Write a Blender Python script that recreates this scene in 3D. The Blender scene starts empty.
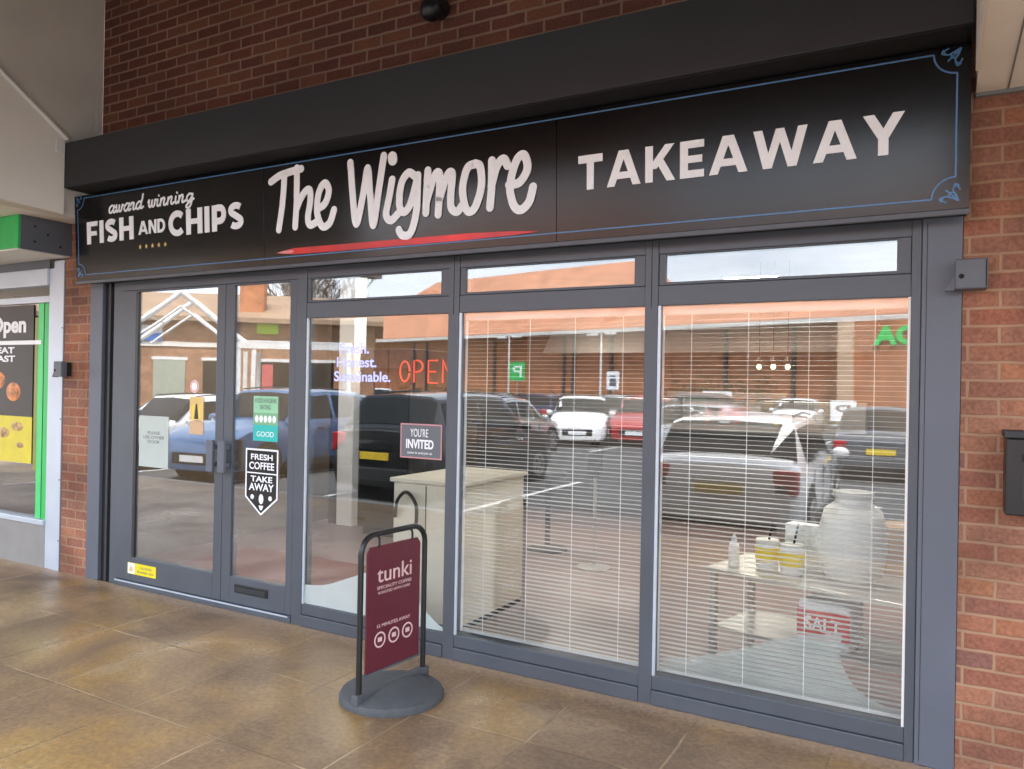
import bpy, bmesh, math, random
from mathutils import Vector, Matrix
R = math.radians
random.seed(7)
scene = bpy.context.scene
col = scene.collection

# ------------------------------------------------------------------ camera
CAM = Vector((0, -3.75, 1.591))
cd = bpy.data.cameras.new('camera'); cam = bpy.data.objects.new('camera', cd); col.objects.link(cam)
cd.sensor_width = 36; cd.lens = 769/1024*36; cd.clip_end = 2000; cd.clip_start = .05
yaw, pit, roll = R(28.897), R(.1049), R(1.0523)
Fv = Vector((-math.sin(yaw)*math.cos(pit), math.cos(yaw)*math.cos(pit), math.sin(pit)))
Rv = Vector((math.cos(yaw), math.sin(yaw), 0)); Uv = Rv.cross(Fv)
R2 = math.cos(roll)*Rv + math.sin(roll)*Uv; U2 = -math.sin(roll)*Rv + math.cos(roll)*Uv
m = Matrix((R2, U2, -Fv)).transposed().to_4x4(); m.translation = CAM
cam.matrix_world = m
scene.camera = cam

# ------------------------------------------------------------------ world, sun, exposure
SUN_EL, SUN_AZ = 63, 30      # the sun stands behind thin cloud, behind the shops
w = bpy.data.worlds.new("World"); scene.world = w; w.use_nodes = True
nt = w.node_tree; nt.nodes.clear()
out = nt.nodes.new('ShaderNodeOutputWorld'); bg = nt.nodes.new('ShaderNodeBackground')
sky = nt.nodes.new('ShaderNodeTexSky'); sky.sky_type = 'NISHITA'; sky.sun_disc = False
sky.sun_elevation = R(SUN_EL); sky.sun_rotation = R(SUN_AZ); sky.dust_density = 2.5; sky.air_density = 1.0
tc = nt.nodes.new('ShaderNodeTexCoord'); mp = nt.nodes.new('ShaderNodeMapping'); mp.inputs['Scale'].default_value = (1, 1, 3.2)
nz = nt.nodes.new('ShaderNodeTexNoise'); nz.inputs['Scale'].default_value = 2.3; nz.inputs['Detail'].default_value = 8; nz.inputs['Roughness'].default_value = .55
cr = nt.nodes.new('ShaderNodeValToRGB'); cr.color_ramp.elements[0].position = .34; cr.color_ramp.elements[1].position = .62
cr.color_ramp.elements[0].color = (.25, .25, .25, 1); cr.color_ramp.elements[1].color = (.9, .9, .9, 1)
mx = nt.nodes.new('ShaderNodeMixRGB'); mx.inputs[2].default_value = (8.2, 8.8, 9.6, 1)
nt.links.new(tc.outputs['Generated'], mp.inputs[0]); nt.links.new(mp.outputs[0], nz.inputs[0])
nt.links.new(nz.outputs[0], cr.inputs[0]); nt.links.new(cr.outputs[0], mx.inputs[0]); nt.links.new(sky.outputs[0], mx.inputs[1])
nt.links.new(mx.outputs[0], bg.inputs[0]); nt.links.new(bg.outputs[0], out.inputs[0])
bg.inputs[1].default_value = .15
sd = bpy.data.lights.new('sun', 'SUN'); sun = bpy.data.objects.new('sun', sd); col.objects.link(sun)
sd.energy = 3.6; sd.angle = R(11); sd.color = (1, .965, .92)
sun.location = (0, -20, 30)
az = R(SUN_AZ); el = R(SUN_EL)
sdir = Vector((math.sin(az)*math.cos(el), math.cos(az)*math.cos(el), math.sin(el)))
sun.rotation_euler = sdir.to_track_quat('Z', 'Y').to_euler()
vs = scene.view_settings; vs.view_transform = 'Standard'; vs.look = 'None'; vs.gamma = 1; vs.use_curve_mapping = False
vs.exposure = 2.2
try:
    scene.cycles.max_bounces = 10; scene.cycles.transparent_max_bounces = 16; scene.cycles.glossy_bounces = 4
except Exception: pass

# ------------------------------------------------------------------ material helpers
def newmat(name):
    m = bpy.data.materials.new(name); m.use_nodes = True
    return m, m.node_tree, m.node_tree.nodes['Principled BSDF']
def mat(name, c, rough=.5, metal=0, var=.08, scale=6, bump=0, bscale=60, spec=.5, coat=0, emit=None, es=0, rvar=.06):
    m, nt, b = newmat(name); N = nt.nodes; L = nt.links
    tc = N.new('ShaderNodeTexCoord')
    n = N.new('ShaderNodeTexNoise'); n.inputs['Scale'].default_value = scale; n.inputs['Detail'].default_value = 6
    L.new(tc.outputs['Object'], n.inputs[0])
    r = N.new('ShaderNodeValToRGB'); e = r.color_ramp.elements
    e[0].position = .3; e[1].position = .7
    e[0].color = tuple(x*(1-var) for x in c)+(1,); e[1].color = tuple(min(1, x*(1+var)) for x in c)+(1,)
    L.new(n.outputs[0], r.inputs[0]); L.new(r.outputs[0], b.inputs['Base Color'])
    mr = N.new('ShaderNodeMapRange'); mr.inputs[3].default_value = max(.01, rough-rvar); mr.inputs[4].default_value = min(1, rough+rvar)
    L.new(n.outputs[0], mr.inputs[0]); L.new(mr.outputs[0], b.inputs['Roughness'])
    b.inputs['Metallic'].default_value = metal; b.inputs['Specular IOR Level'].default_value = spec
    b.inputs['Coat Weight'].default_value = coat
    if bump:
        n2 = N.new('ShaderNodeTexNoise'); n2.inputs['Scale'].default_value = bscale; n2.inputs['Detail'].default_value = 4
        L.new(tc.outputs['Object'], n2.inputs[0])
        bp = N.new('ShaderNodeBump'); bp.inputs['Strength'].default_value = bump; bp.inputs['Distance'].default_value = .01
        L.new(n2.outputs[0], bp.inputs['Height']); L.new(bp.outputs[0], b.inputs['Normal'])
    if emit:
        b.inputs['Emission Color'].default_value = emit+(1,); b.inputs['Emission Strength'].default_value = es
    return m
def math_node(N, L, op, a, b=None, c=None):
    n = N.new('ShaderNodeMath'); n.operation = op
    for i, v in enumerate((a, b, c)):
        if v is None: continue
        if isinstance(v, (int, float)): n.inputs[i].default_value = v
        else: L.new(v, n.inputs[i])
    return n.outputs[0]
def brick_mat(name, ramp, mortar, axis='X', bw=.225, bh=.075, msize=.0052, bump=.6, grime=.2, rough=.85):
    m, nt, b = newmat(name); N = nt.nodes; L = nt.links
    tc = N.new('ShaderNodeTexCoord'); s = N.new('ShaderNodeSeparateXYZ'); L.new(tc.outputs['Object'], s.inputs[0])
    u = s.outputs[0] if axis == 'X' else s.outputs[1]; v = s.outputs[2]
    # a little wander so that the joints are not ruler straight
    wn = N.new('ShaderNodeTexNoise'); wn.inputs['Scale'].default_value = 9; L.new(tc.outputs['Object'], wn.inputs[0])
    wob = math_node(N, L, 'MULTIPLY', math_node(N, L, 'SUBTRACT', wn.outputs[0], .5), .010)
    v2 = math_node(N, L, 'ADD', v, wob); u2 = math_node(N, L, 'ADD', u, wob)
    row = math_node(N, L, 'FLOOR', math_node(N, L, 'DIVIDE', v2, bh))
    odd = math_node(N, L, 'MULTIPLY', math_node(N, L, 'FLOORED_MODULO', row, 2.0), .5)
    uu = math_node(N, L, 'ADD', math_node(N, L, 'DIVIDE', u2, bw), odd)
    cl = math_node(N, L, 'FLOOR', uu)
    fu = math_node(N, L, 'FRACT', uu); fv = math_node(N, L, 'FRACT', math_node(N, L, 'DIVIDE', v2, bh))
    du = math_node(N, L, 'MULTIPLY', math_node(N, L, 'MINIMUM', fu, math_node(N, L, 'SUBTRACT', 1.0, fu)), bw)
    dv = math_node(N, L, 'MULTIPLY', math_node(N, L, 'MINIMUM', fv, math_node(N, L, 'SUBTRACT', 1.0, fv)), bh)
    d = math_node(N, L, 'MINIMUM', du, dv)
    fn = N.new('ShaderNodeTexNoise'); fn.inputs['Scale'].default_value = 70; fn.inputs['Detail'].default_value = 5; L.new(tc.outputs['Object'], fn.inputs[0])
    d = math_node(N, L, 'ADD', d, math_node(N, L, 'MULTIPLY', math_node(N, L, 'SUBTRACT', fn.outputs[0], .5), .006))
    mk = N.new('ShaderNodeMapRange'); mk.inputs[1].default_value = msize*.7; mk.inputs[2].default_value = msize*1.3; L.new(d, mk.inputs[0])
    cb = N.new('ShaderNodeCombineXYZ'); L.new(cl, cb.inputs[0]); L.new(row, cb.inputs[1])
    wh = N.new('ShaderNodeTexWhiteNoise'); wh.noise_dimensions = '2D'; L.new(cb.outputs[0], wh.inputs['Vector'])
    cr = N.new('ShaderNodeValToRGB'); cr.color_ramp.interpolation = 'LINEAR'
    e = cr.color_ramp.elements
    while len(e) < len(ramp): e.new(.5)
    for i, c in enumerate(ramp): e[i].position = i/(len(ramp)-1); e[i].color = c+(1,)
    L.new(wh.outputs['Value'], cr.inputs[0])
    sp = N.new('ShaderNodeMixRGB'); sp.blend_type = 'MULTIPLY'; sp.inputs[0].default_value = .7
    r2 = N.new('ShaderNodeValToRGB'); r2.color_ramp.elements[0].color = (.6, .58, .56, 1); r2.color_ramp.elements[1].color = (1.25, 1.25, 1.25, 1)
    r2.color_ramp.elements[0].position = .3; r2.color_ramp.elements[1].position = .7
    L.new(fn.outputs[0], r2.inputs[0]); L.new(cr.outputs[0], sp.inputs[1]); L.new(r2.outputs[0], sp.inputs[2])
    mx = N.new('ShaderNodeMixRGB'); L.new(mk.outputs[0], mx.inputs[0]); mx.inputs[1].default_value = mortar+(1,); L.new(sp.outputs[0], mx.inputs[2])
    g = N.new('ShaderNodeTexNoise'); g.inputs['Scale'].default_value = 1.7; g.inputs['Detail'].default_value = 7; L.new(tc.outputs['Object'], g.inputs[0])
    gr = N.new('ShaderNodeValToRGB'); gr.color_ramp.elements[0].position = .35; gr.color_ramp.elements[1].position = .62
    gr.color_ramp.elements[0].color = (1-grime*1.6,)*3+(1,); gr.color_ramp.elements[1].color = (1.05, 1.05, 1.05, 1)
    L.new(g.outputs[0], gr.inputs[0])
    mg = N.new('ShaderNodeMixRGB'); mg.blend_type = 'MULTIPLY'; mg.inputs[0].default_value = 1; L.new(mx.outputs[0], mg.inputs[1]); L.new(gr.outputs[0], mg.inputs[2])
    L.new(mg.outputs[0], b.inputs['Base Color']); b.inputs['Roughness'].default_value = rough
    bp = N.new('ShaderNodeBump'); bp.inputs['Strength'].default_value = bump; bp.inputs['Distance'].default_value = .006
    hh = math_node(N, L, 'ADD', mk.outputs[0], math_node(N, L, 'MULTIPLY', fn.outputs[0], .35))
    L.new(hh, bp.inputs['Height']); L.new(bp.outputs[0], b.inputs['Normal'])
    return m
def glass_mat(name, refl=.16, tint=(.9, .93, .92), wav=.0):
    m = bpy.data.materials.new(name); m.use_nodes = True; nt = m.node_tree; N = nt.nodes; L = nt.links; N.clear()
    o = N.new('ShaderNodeOutputMaterial'); mx = N.new('ShaderNodeMixShader')
    t = N.new('ShaderNodeBsdfTransparent'); t.inputs[0].default_value = tint+(1,)
    g = N.new('ShaderNodeBsdfGlossy'); g.inputs['Roughness'].default_value = .012; g.inputs[0].default_value = (.97, .98, 1, 1)
    ge = N.new('ShaderNodeNewGeometry'); dt = N.new('ShaderNodeVectorMath'); dt.operation = 'DOT_PRODUCT'
    L.new(ge.outputs['Normal'], dt.inputs[0]); L.new(ge.outputs['Incoming'], dt.inputs[1])
    c = math_node(N, L, 'SUBTRACT', 1.0, math_node(N, L, 'ABSOLUTE', dt.outputs['Value']))
    f = math_node(N, L, 'MINIMUM', math_node(N, L, 'MULTIPLY_ADD', math_node(N, L, 'POWER', c, 5.0), 1-refl, refl), 1.0)
    if wav:
        tc = N.new('ShaderNodeTexCoord'); n = N.new('ShaderNodeTexNoise'); n.inputs['Scale'].default_value = 1.6; n.inputs['Detail'].default_value = 1
        L.new(tc.outputs['Object'], n.inputs[0]); bp = N.new('ShaderNodeBump'); bp.inputs['Strength'].default_value = wav; bp.inputs['Distance'].default_value = .01
        L.new(n.outputs[0], bp.inputs['Height']); L.new(bp.outputs[0], g.inputs['Normal'])
    L.new(f, mx.inputs[0]); L.new(t.outputs[0], mx.inputs[1]); L.new(g.outputs[0], mx.inputs[2]); L.new(mx.outputs[0], o.inputs[0])
    return m
def film_mat(name, c, clear=.35, rough=.6):
    m, nt, b = newmat(name); N = nt.nodes; L = nt.links
    b.inputs['Base Color'].default_value = c+(1,); b.inputs['Roughness'].default_value = rough
    t = N.new('ShaderNodeBsdfTransparent'); mx = N.new('ShaderNodeMixShader'); mx.inputs[0].default_value = clear
    tc = N.new('ShaderNodeTexCoord'); n = N.new('ShaderNodeTexNoise'); n.inputs['Scale'].default_value = 5; L.new(tc.outputs['Object'], n.inputs[0])
    mr = N.new('ShaderNodeMapRange'); mr.inputs[3].default_value = clear-.06; mr.inputs[4].default_value = clear+.06; L.new(n.outputs[0], mr.inputs[0]); L.new(mr.outputs[0], mx.inputs[0])
    L.new(b.outputs[0], mx.inputs[1]); L.new(t.outputs[0], mx.inputs[2]); L.new(mx.outputs[0], N['Material Output'].inputs[0])
    return m

# ------------------------------------------------------------------ mesh helpers
class MB:
    def __init__(s): s.bm = bmesh.new()
    def box(s, x0, x1, y0, y1, z0, z1, rz=0, c=None):
        r = bmesh.ops.create_cube(s.bm, size=1)
        for v in r['verts']:
            v.co = Vector(((x0+x1)/2+v.co.x*(x1-x0), (y0+y1)/2+v.co.y*(y1-y0), (z0+z1)/2+v.co.z*(z1-z0)))
        if rz:
            cc = Vector(c) if c else Vector(((x0+x1)/2, (y0+y1)/2, 0))
            bmesh.ops.rotate(s.bm, verts=r['verts'], cent=cc, matrix=Matrix.Rotation(rz, 3, 'Z'))
        return s
    def rod(s, p, q, r, r2=None, n=12):
        p = Vector(p); q = Vector(q); d = q-p
        g = bmesh.ops.create_cone(s.bm, cap_ends=True, segments=n, radius1=r, radius2=r if r2 is None else r2, depth=d.length)
        M = Matrix.Translation((p+q)/2) @ d.to_track_quat('Z', 'Y').to_matrix().to_4x4()
        bmesh.ops.transform(s.bm, verts=g['verts'], matrix=M)
        return s
    def ball(s, c, r, sx=1, sy=1, sz=1, n=12):
        g = bmesh.ops.create_uvsphere(s.bm, u_segments=n, v_segments=max(6, n*2//3), radius=r)
        bmesh.ops.transform(s.bm, verts=g['verts'], matrix=Matrix.Translation(c) @ Matrix.Diagonal((sx, sy, sz, 1)))
        return s
    def tube(s, pts, r, n=10, closed=False):
        pts = [Vector(p) for p in pts]; rings = []; N = len(pts)
        up = None
        for i, p in enumerate(pts):
            a = pts[i-1] if (i > 0 or closed) else p; b = pts[(i+1) % N] if (i < N-1 or closed) else p
            t = (b-a).normalized()
            if up is None: up = t.orthogonal().normalized()
            up = (up - t*up.dot(t)).normalized(); sd_ = t.cross(up)
            rr = r[i] if isinstance(r, (list, tuple)) else r
            rings.append([s.bm.verts.new(p+rr*(math.cos(k/n*2*math.pi)*up+math.sin(k/n*2*math.pi)*sd_)) for k in range(n)])
        for i in range(N if closed else N-1):
            A = rings[i]; B = rings[(i+1) % N]
            for k in range(n): s.bm.faces.new((A[k], A[(k+1) % n], B[(k+1) % n], B[k]))
        if not closed: s.bm.faces.new(rings[0][::-1]); s.bm.faces.new(rings[-1])
        return s
    def lathe(s, prof, c=(0, 0, 0), n=24):
        c = Vector(c); rings = []
        for r, z in prof:
            rings.append([s.bm.verts.new(c+Vector((max(r, .0004)*math.cos(k/n*2*math.pi), max(r, .0004)*math.sin(k/n*2*math.pi), z))) for k in range(n)])
        for A, B in zip(rings, rings[1:]):
            for k in range(n): s.bm.faces.new((A[k], A[(k+1) % n], B[(k+1) % n], B[k]))
        s.bm.faces.new(rings[0][::-1]); s.bm.faces.new(rings[-1])
        return s
    def plate(s, pts, y, t=.003):
        """closed prism: outline (x,z), front face at y, thickness t behind it"""
        A = [s.bm.verts.new((x, y, z)) for x, z in pts]; B = [s.bm.verts.new((x, y+t, z)) for x, z in pts]
        n = len(pts)
        s.bm.faces.new(A); s.bm.faces.new(B[::-1])
        for i in range(n): s.bm.faces.new((A[i], B[i], B[(i+1) % n], A[(i+1) % n]))
        return s
    def prism(s, pts, axis, a, b):
        """outline in the plane across axis, from a to b"""
        def P(u, v, k): return {'X': (k, u, v), 'Y': (u, k, v), 'Z': (u, v, k)}[axis]
        A = [s.bm.verts.new(P(u, v, a)) for u, v in pts]; B = [s.bm.verts.new(P(u, v, b)) for u, v in pts]
        n = len(pts); s.bm.faces.new(A); s.bm.faces.new(B[::-1])
        for i in range(n): s.bm.faces.new((A[i], B[i], B[(i+1) % n], A[(i+1) % n]))
        return s
    def ribbon(s, pts, w, y, t=.003, cap=True, taper=None):
        """flat stroke in x,z with round ends"""
        pts = [Vector(p) for p in pts]; L_ = []; R_ = []; N = len(pts)
        for i, p in enumerate(pts):
            a = pts[max(0, i-1)]; b = pts[min(N-1, i+1)]; d = (b-a).normalized(); nrm = Vector((-d.y, d.x))
            ww = w/2*(taper(i/(N-1)) if taper else 1)
            L_.append(p+nrm*ww); R_.append(p-nrm*ww)
        quad = []
        for i in range(N-1): quad.append((R_[i], R_[i+1], L_[i+1], L_[i]))
        verts = {}
        F = [s.bm.verts.new((p.x, y, p.y)) for p in R_]; G = [s.bm.verts.new((p.x, y, p.y)) for p in L_]
        F2 = [s.bm.verts.new((p.x, y+t, p.y)) for p in R_]; G2 = [s.bm.verts.new((p.x, y+t, p.y)) for p in L_]
        for i in range(N-1):
            s.bm.faces.new((F[i], F[i+1], G[i+1], G[i])); s.bm.faces.new((F2[i+1], F2[i], G2[i], G2[i+1]))
            s.bm.faces.new((F[i+1], F[i], F2[i], F2[i+1])); s.bm.faces.new((G[i], G[i+1], G2[i+1], G2[i]))
        s.bm.faces.new((F[0], G[0], G2[0], F2[0])); s.bm.faces.new((G[-1], F[-1], F2[-1], G2[-1]))
        if cap:
            for k, p in ((0, pts[0]), (-1, pts[-1])):
                ww = w/2*(taper(0 if k == 0 else 1) if taper else 1)
                s.plate([(p.x+ww*math.cos(a/12*2*math.pi), p.y+ww*math.sin(a/12*2*math.pi)) for a in range(12)], y+.0003*(1 if k == 0 else 1.6), t)
        return s
    def brush(s, pts, w, y, t, k0=0):
        """a brush stroke: overlapping short plates and discs, each a hair proud of the last"""
        k = k0; r_ = w/2
        for i, p in enumerate(pts):
            k += 1; s.plate([(p[0]+r_*math.cos(a/14*2*math.pi), p[1]+r_*math.sin(a/14*2*math.pi)) for a in range(14)], y-.00011*(k % 19), t)
            if i < len(pts)-1:
                q = pts[i+1]; d = Vector(q)-Vector(p)
                if d.length < 1e-6: continue
                d.normalize(); n_ = Vector((-d.y, d.x))*r_; k += 1
                s.plate([(p[0]-n_.x, p[1]-n_.y), (q[0]-n_.x, q[1]-n_.y), (q[0]+n_.x, q[1]+n_.y), (p[0]+n_.x, p[1]+n_.y)], y-.00011*(k % 19), t)
        return s
    def build(s, name, mt, parent=None, local=False, bevel=0, smooth=False, seg=2):
        me = bpy.data.meshes.new(name)
        bmesh.ops.recalc_face_normals(s.bm, faces=s.bm.faces[:])
        if parent is not None and not local:
            bmesh.ops.translate(s.bm, verts=s.bm.verts[:], vec=-Vector(parent_origin(parent)))
        s.bm.to_mesh(me); s.bm.free()
        if smooth:
            me.shade_smooth(); me.set_sharp_from_angle(angle=R(38))
        o = bpy.data.objects.new(name, me); col.objects.link(o)
        if isinstance(mt, (list, tuple)):
            for q in mt: me.materials.append(q)
        else: me.materials.append(mt)
        if parent is not None: o.parent = parent
        if bevel:
            b = o.modifiers.new('bevel', 'BEVEL'); b.width = bevel; b.segments = seg; b.limit_method = 'ANGLE'
        return o
ORIG = {}
def parent_origin(p):
    v = Vector((0, 0, 0))
    while p is not None:
        v += p.location; p = p.parent
    return v
def thing(name, label, cat, loc=(0, 0, 0), rz=0, group=None):
    o = bpy.data.objects.new(name, None); col.objects.link(o); o.location = loc; o.rotation_euler = (0, 0, rz)
    o.empty_display_size = .1
    o['label'] = label; o['category'] = cat
    if group: o['group'] = group
    return o
def tag(o, label, cat, group=None):
    o['label'] = label; o['category'] = cat
    if group: o['group'] = group
    return o
def structure(o, label=None):
    o['kind'] = 'structure'
    if label: o['label'] = label
    return o
def text(s, x0, x1, z0, z1, y, name, mt, parent=None, bold=.0, t=.002, shear=0, local=False):
    """lettering fitted to a rectangle of the plane y = const, read from the -y side"""
    cu = bpy.data.curves.new('t', 'FONT'); cu.body = s; cu.size = 1; cu.offset = bold; cu.extrude = .5; cu.shear = shear; cu.resolution_u = 5
    cu.align_x = 'CENTER' if '\n' in s else 'LEFT'
    ob = bpy.data.objects.new('t', cu); col.objects.link(ob)
    bpy.context.view_layer.update()
    me = bpy.data.meshes.new_from_object(ob.evaluated_get(bpy.context.evaluated_depsgraph_get()))
    bpy.data.objects.remove(ob)
    xs = [v.co.x for v in me.vertices]; ys = [v.co.y for v in me.vertices]
    a, b, c, d = min(xs), max(xs), min(ys), max(ys)
    off = parent_origin(parent) if (parent is not None and not local) else Vector((0, 0, 0))
    for v in me.vertices:
        v.co = Vector((x0+(v.co.x-a)/(b-a)*(x1-x0), y-v.co.z*t, z0+(v.co.y-c)/(d-c)*(z1-z0)))-off
    me.materials.clear(); me.materials.append(mt); me.name = name
    o = bpy.data.objects.new(name, me); col.objects.link(o)
    if parent is not None: o.parent = parent
    return o
def spline(pts, n=8):
    P = [Vector(p) for p in pts]; out = []
    Q = [P[0]*2-P[1]]+P+[P[-1]*2-P[-2]]
    for i in range(1, len(Q)-2):
        for k in range(n):
            t = k/n; a, b, c, d = Q[i-1:i+3]
            out.append(.5*((2*b)+(c-a)*t+(2*a-5*b+4*c-d)*t*t+(3*b-a-3*c+d)*t*t*t))
    out.append(P[-1]); return out
# bold upright capitals built of straight and curved strokes (unit height)
def arc(cx, cy, rx, ry, a0, a1, n=14):
    return [(cx+rx*math.cos(R(a0+(a1-a0)*k/n)), cy+ry*math.sin(R(a0+(a1-a0)*k/n))) for k in range(n+1)]
def glyph(ch, w=.2):
    """-> width, list of ('poly', pts) or ('rib', pts)"""
    h = w/2; P = []
    def bx(x0, x1, z0, z1): P.append(('poly', [(x0, z0), (x1, z0), (x1, z1), (x0, z1)]))
    def dg(x0, z0, x1, z1, k=1.0):
        ww = w*k*math.hypot(x1-x0, z1-z0)/abs(z1-z0)/2
        P.append(('poly', [(x0-ww, z0), (x0+ww, z0), (x1+ww, z1), (x1-ww, z1)]))
    rb = lambda p: P.append(('rib', p))
    if ch == 'T': W = .78; bx(0, W, 1-w, 1); bx(W/2-h, W/2+h, 0, 1-w)
    elif ch == 'A': W = 1.04; dg(.12, 0, .49, 1); dg(W-.12, 0, W-.49, 1); bx(.26, W-.26, .2, .2+w*.85)
    elif ch == 'K': W = .88; bx(0, w, 0, 1); dg(.20, .36, .72, 1, .92); dg(.76, 0, .40, .62, .95)
    elif ch == 'E': W = .68; bx(0, w, 0, 1); bx(w, W, 1-w*.9, 1); bx(w, W*.92, .5-w*.43, .5+w*.43); bx(w, W, 0, w*.9)
    elif ch == 'F': W = .64; bx(0, w, 0, 1); bx(w, W, 1-w*.9, 1); bx(w, W*.92, .47-w*.43, .47+w*.43)
    elif ch == 'W': W = 1.38; dg(.38, 0, .12, 1); dg(.38, 0, .69, 1, .9); dg(1.0, 0, .69, 1, .9); dg(1.0, 0, 1.26, 1)
    elif ch == 'Y': W = .92; dg(.46, .42, .12, 1); dg(.46, .42, .80, 1); bx(.46-h*1.05, .46+h*1.05, 0, .46)
    elif ch == 'I': W = w; bx(0, w, 0, 1)
    elif ch == 'H': W = .80; bx(0, w, 0, 1); bx(W-w, W, 0, 1); bx(w, W-w, .5-w*.45, .5+w*.45)
    elif ch == 'N': W = .82; bx(0, w, 0, 1); bx(W-w, W, 0, 1); dg(W-.13, 0, .13, 1, .9)
    elif ch == 'D': W = .80; bx(0, w, 0, 1); rb([(w*.9, h)]+arc(.34, .5, W-.34-h, .5-h, -90, 90)+[(w*.9, 1-h)])
    elif ch == 'C': W = .80; rb(arc(.46, .5, .46-h, .5-h, 45, 315, 20))
    elif ch == 'P': W = .68; bx(0, w, 0, 1); rb([(w*.9, .38+h*.0)]+arc(.38, .665-.03, W-.38-h, .335-h+.03, -90, 90)+[(w*.9, 1-h)])
    elif ch == 'S': W = .66; rb(arc(.33, .72, .24, .28-h, 35, 240, 12)[:]+arc(.33, .28, .24, .28-h, 60, -145, 12)[0:])
    else: W = .3
    return W, P
def capitals(s, x0, x1, z0, z1, y, name, mt, parent, gap=.12, w=.2, space=.35, t=.004):
    tot = 0; L_ = []
    for ch in s:
        if ch == ' ': tot += space; continue
        W, P = glyph(ch, w); L_.append((tot, P)); tot += W+gap
    tot -= gap; sx = (x1-x0)/tot; sz = z1-z0; mb = MB(); k = 0
    for off, P in L_:
        for kind, pts in P:
            q = [(x0+(off+px)*sx, z0+pz*sz) for px, pz in pts]; yy = y-.0003*(k % 5); k += 1
            if kind == 'poly': mb.plate(q, yy, t)
            else: mb.ribbon(q, w*(sx+sz)/2, yy, t, cap=False)
    return mb.build(name, mt, parent)

# ------------------------------------------------------------------ materials
M = {}
M['brick'] = brick_mat('brick_red_brown', [(.24, .11, .085), (.33, .12, .07), (.31, .14, .09), (.38, .15, .08), (.28, .12, .08), (.35, .16, .10), (.40, .165, .085)], (.40, .235, .145), msize=.0064, grime=.3)
M['brickshade'] = brick_mat('brick_upper_shaded', [(.12, .034, .021), (.15, .043, .022), (.14, .045, .026), (.20, .068, .03)], (.26, .15, .10), msize=.0075, grime=.12)  # darker copy of the wall brick, canopy shade mixed into its colours
M['brickfar'] = brick_mat('brick_orange', [(.50, .17, .07), (.56, .19, .075), (.46, .16, .07), (.60, .22, .09)], (.52, .26, .13), bump=.2)
M['brickfar2'] = brick_mat('brick_brown_far', [(.34, .17, .09), (.40, .19, .10), (.30, .15, .09), (.44, .23, .13)], (.42, .30, .2), bump=.2)
M['frame'] = mat('powder_coated_grey', (.074, .084, .102), .42, 0, .12, 2, .03, 300)
M['pier'] = mat('powder_coated_pier', (.105, .118, .150), .45, 0, .07, 2.2, .03, 300)
M['housing'] = mat('dark_grey_housing', (.024, .026, .030), .6, 0, .1, 2, .04, 200)
M['black'] = mat('black_plastic', (.012, .012, .013), .35, 0, .1, 8)
M['void'] = mat('dark_recess', (.006, .006, .007), .8)
M['white'] = mat('white_vinyl', (.88, .90, .93), .5, 0, .03, 5)
M['whitepaint'] = mat('white_painted_steel', (.72, .71, .68), .45, 0, .08, 3)
M['alu'] = mat('pale_aluminium', (.52, .58, .66), .35, .3, .06, 3)
M['glass'] = glass_mat('window_glass', .095, (.96, .97, .96), wav=.03)
M['doorglass'] = glass_mat('door_glass', .13, (.96, .96, .95), wav=.04)
M['blind'] = mat('blind_slat_white', (.54, .54, .53), .5, 0, .04, 4)
M['sign'] = mat('gloss_black_sign', (.004, .004, .005), .17, 0, .1, 1, .01, 40, spec=.32)
M['signback'] = mat('dark_sign_tray', (.02, .02, .024), .4)
M['blue'] = mat('blue_line_vinyl', (.07, .20, .42), .4)
M['red'] = mat('red_vinyl', (.62, .02, .025), .35, 0, .35, 3)
M['redpale'] = mat('pale_red_vinyl', (.8, .25, .25), .35)
M['gold'] = mat('gold_star_vinyl', (.75, .52, .18), .4)
M['soffit'] = mat('beige_render', (.66, .61, .54), .85, 0, .12, 1.4, .5, 240)
M['soffit2'] = mat('beige_smooth_board', (.78, .74, .67), .7, 0, .06, 1.5, .08, 90)
M['canopy'] = mat('canopy_underside', (.20, .20, .20), .8, 0, .2, 2)
M['green'] = mat('bright_green_panel', (.02, .48, .10), .4, 0, .08, 4)
M['neongreen'] = mat('green_letters', (.03, .60, .12), .4, emit=(.05, .8, .15), es=.12)
M['greybox'] = mat('slate_grey_box', (.10, .11, .13), .5, 0, .08, 4)

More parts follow.
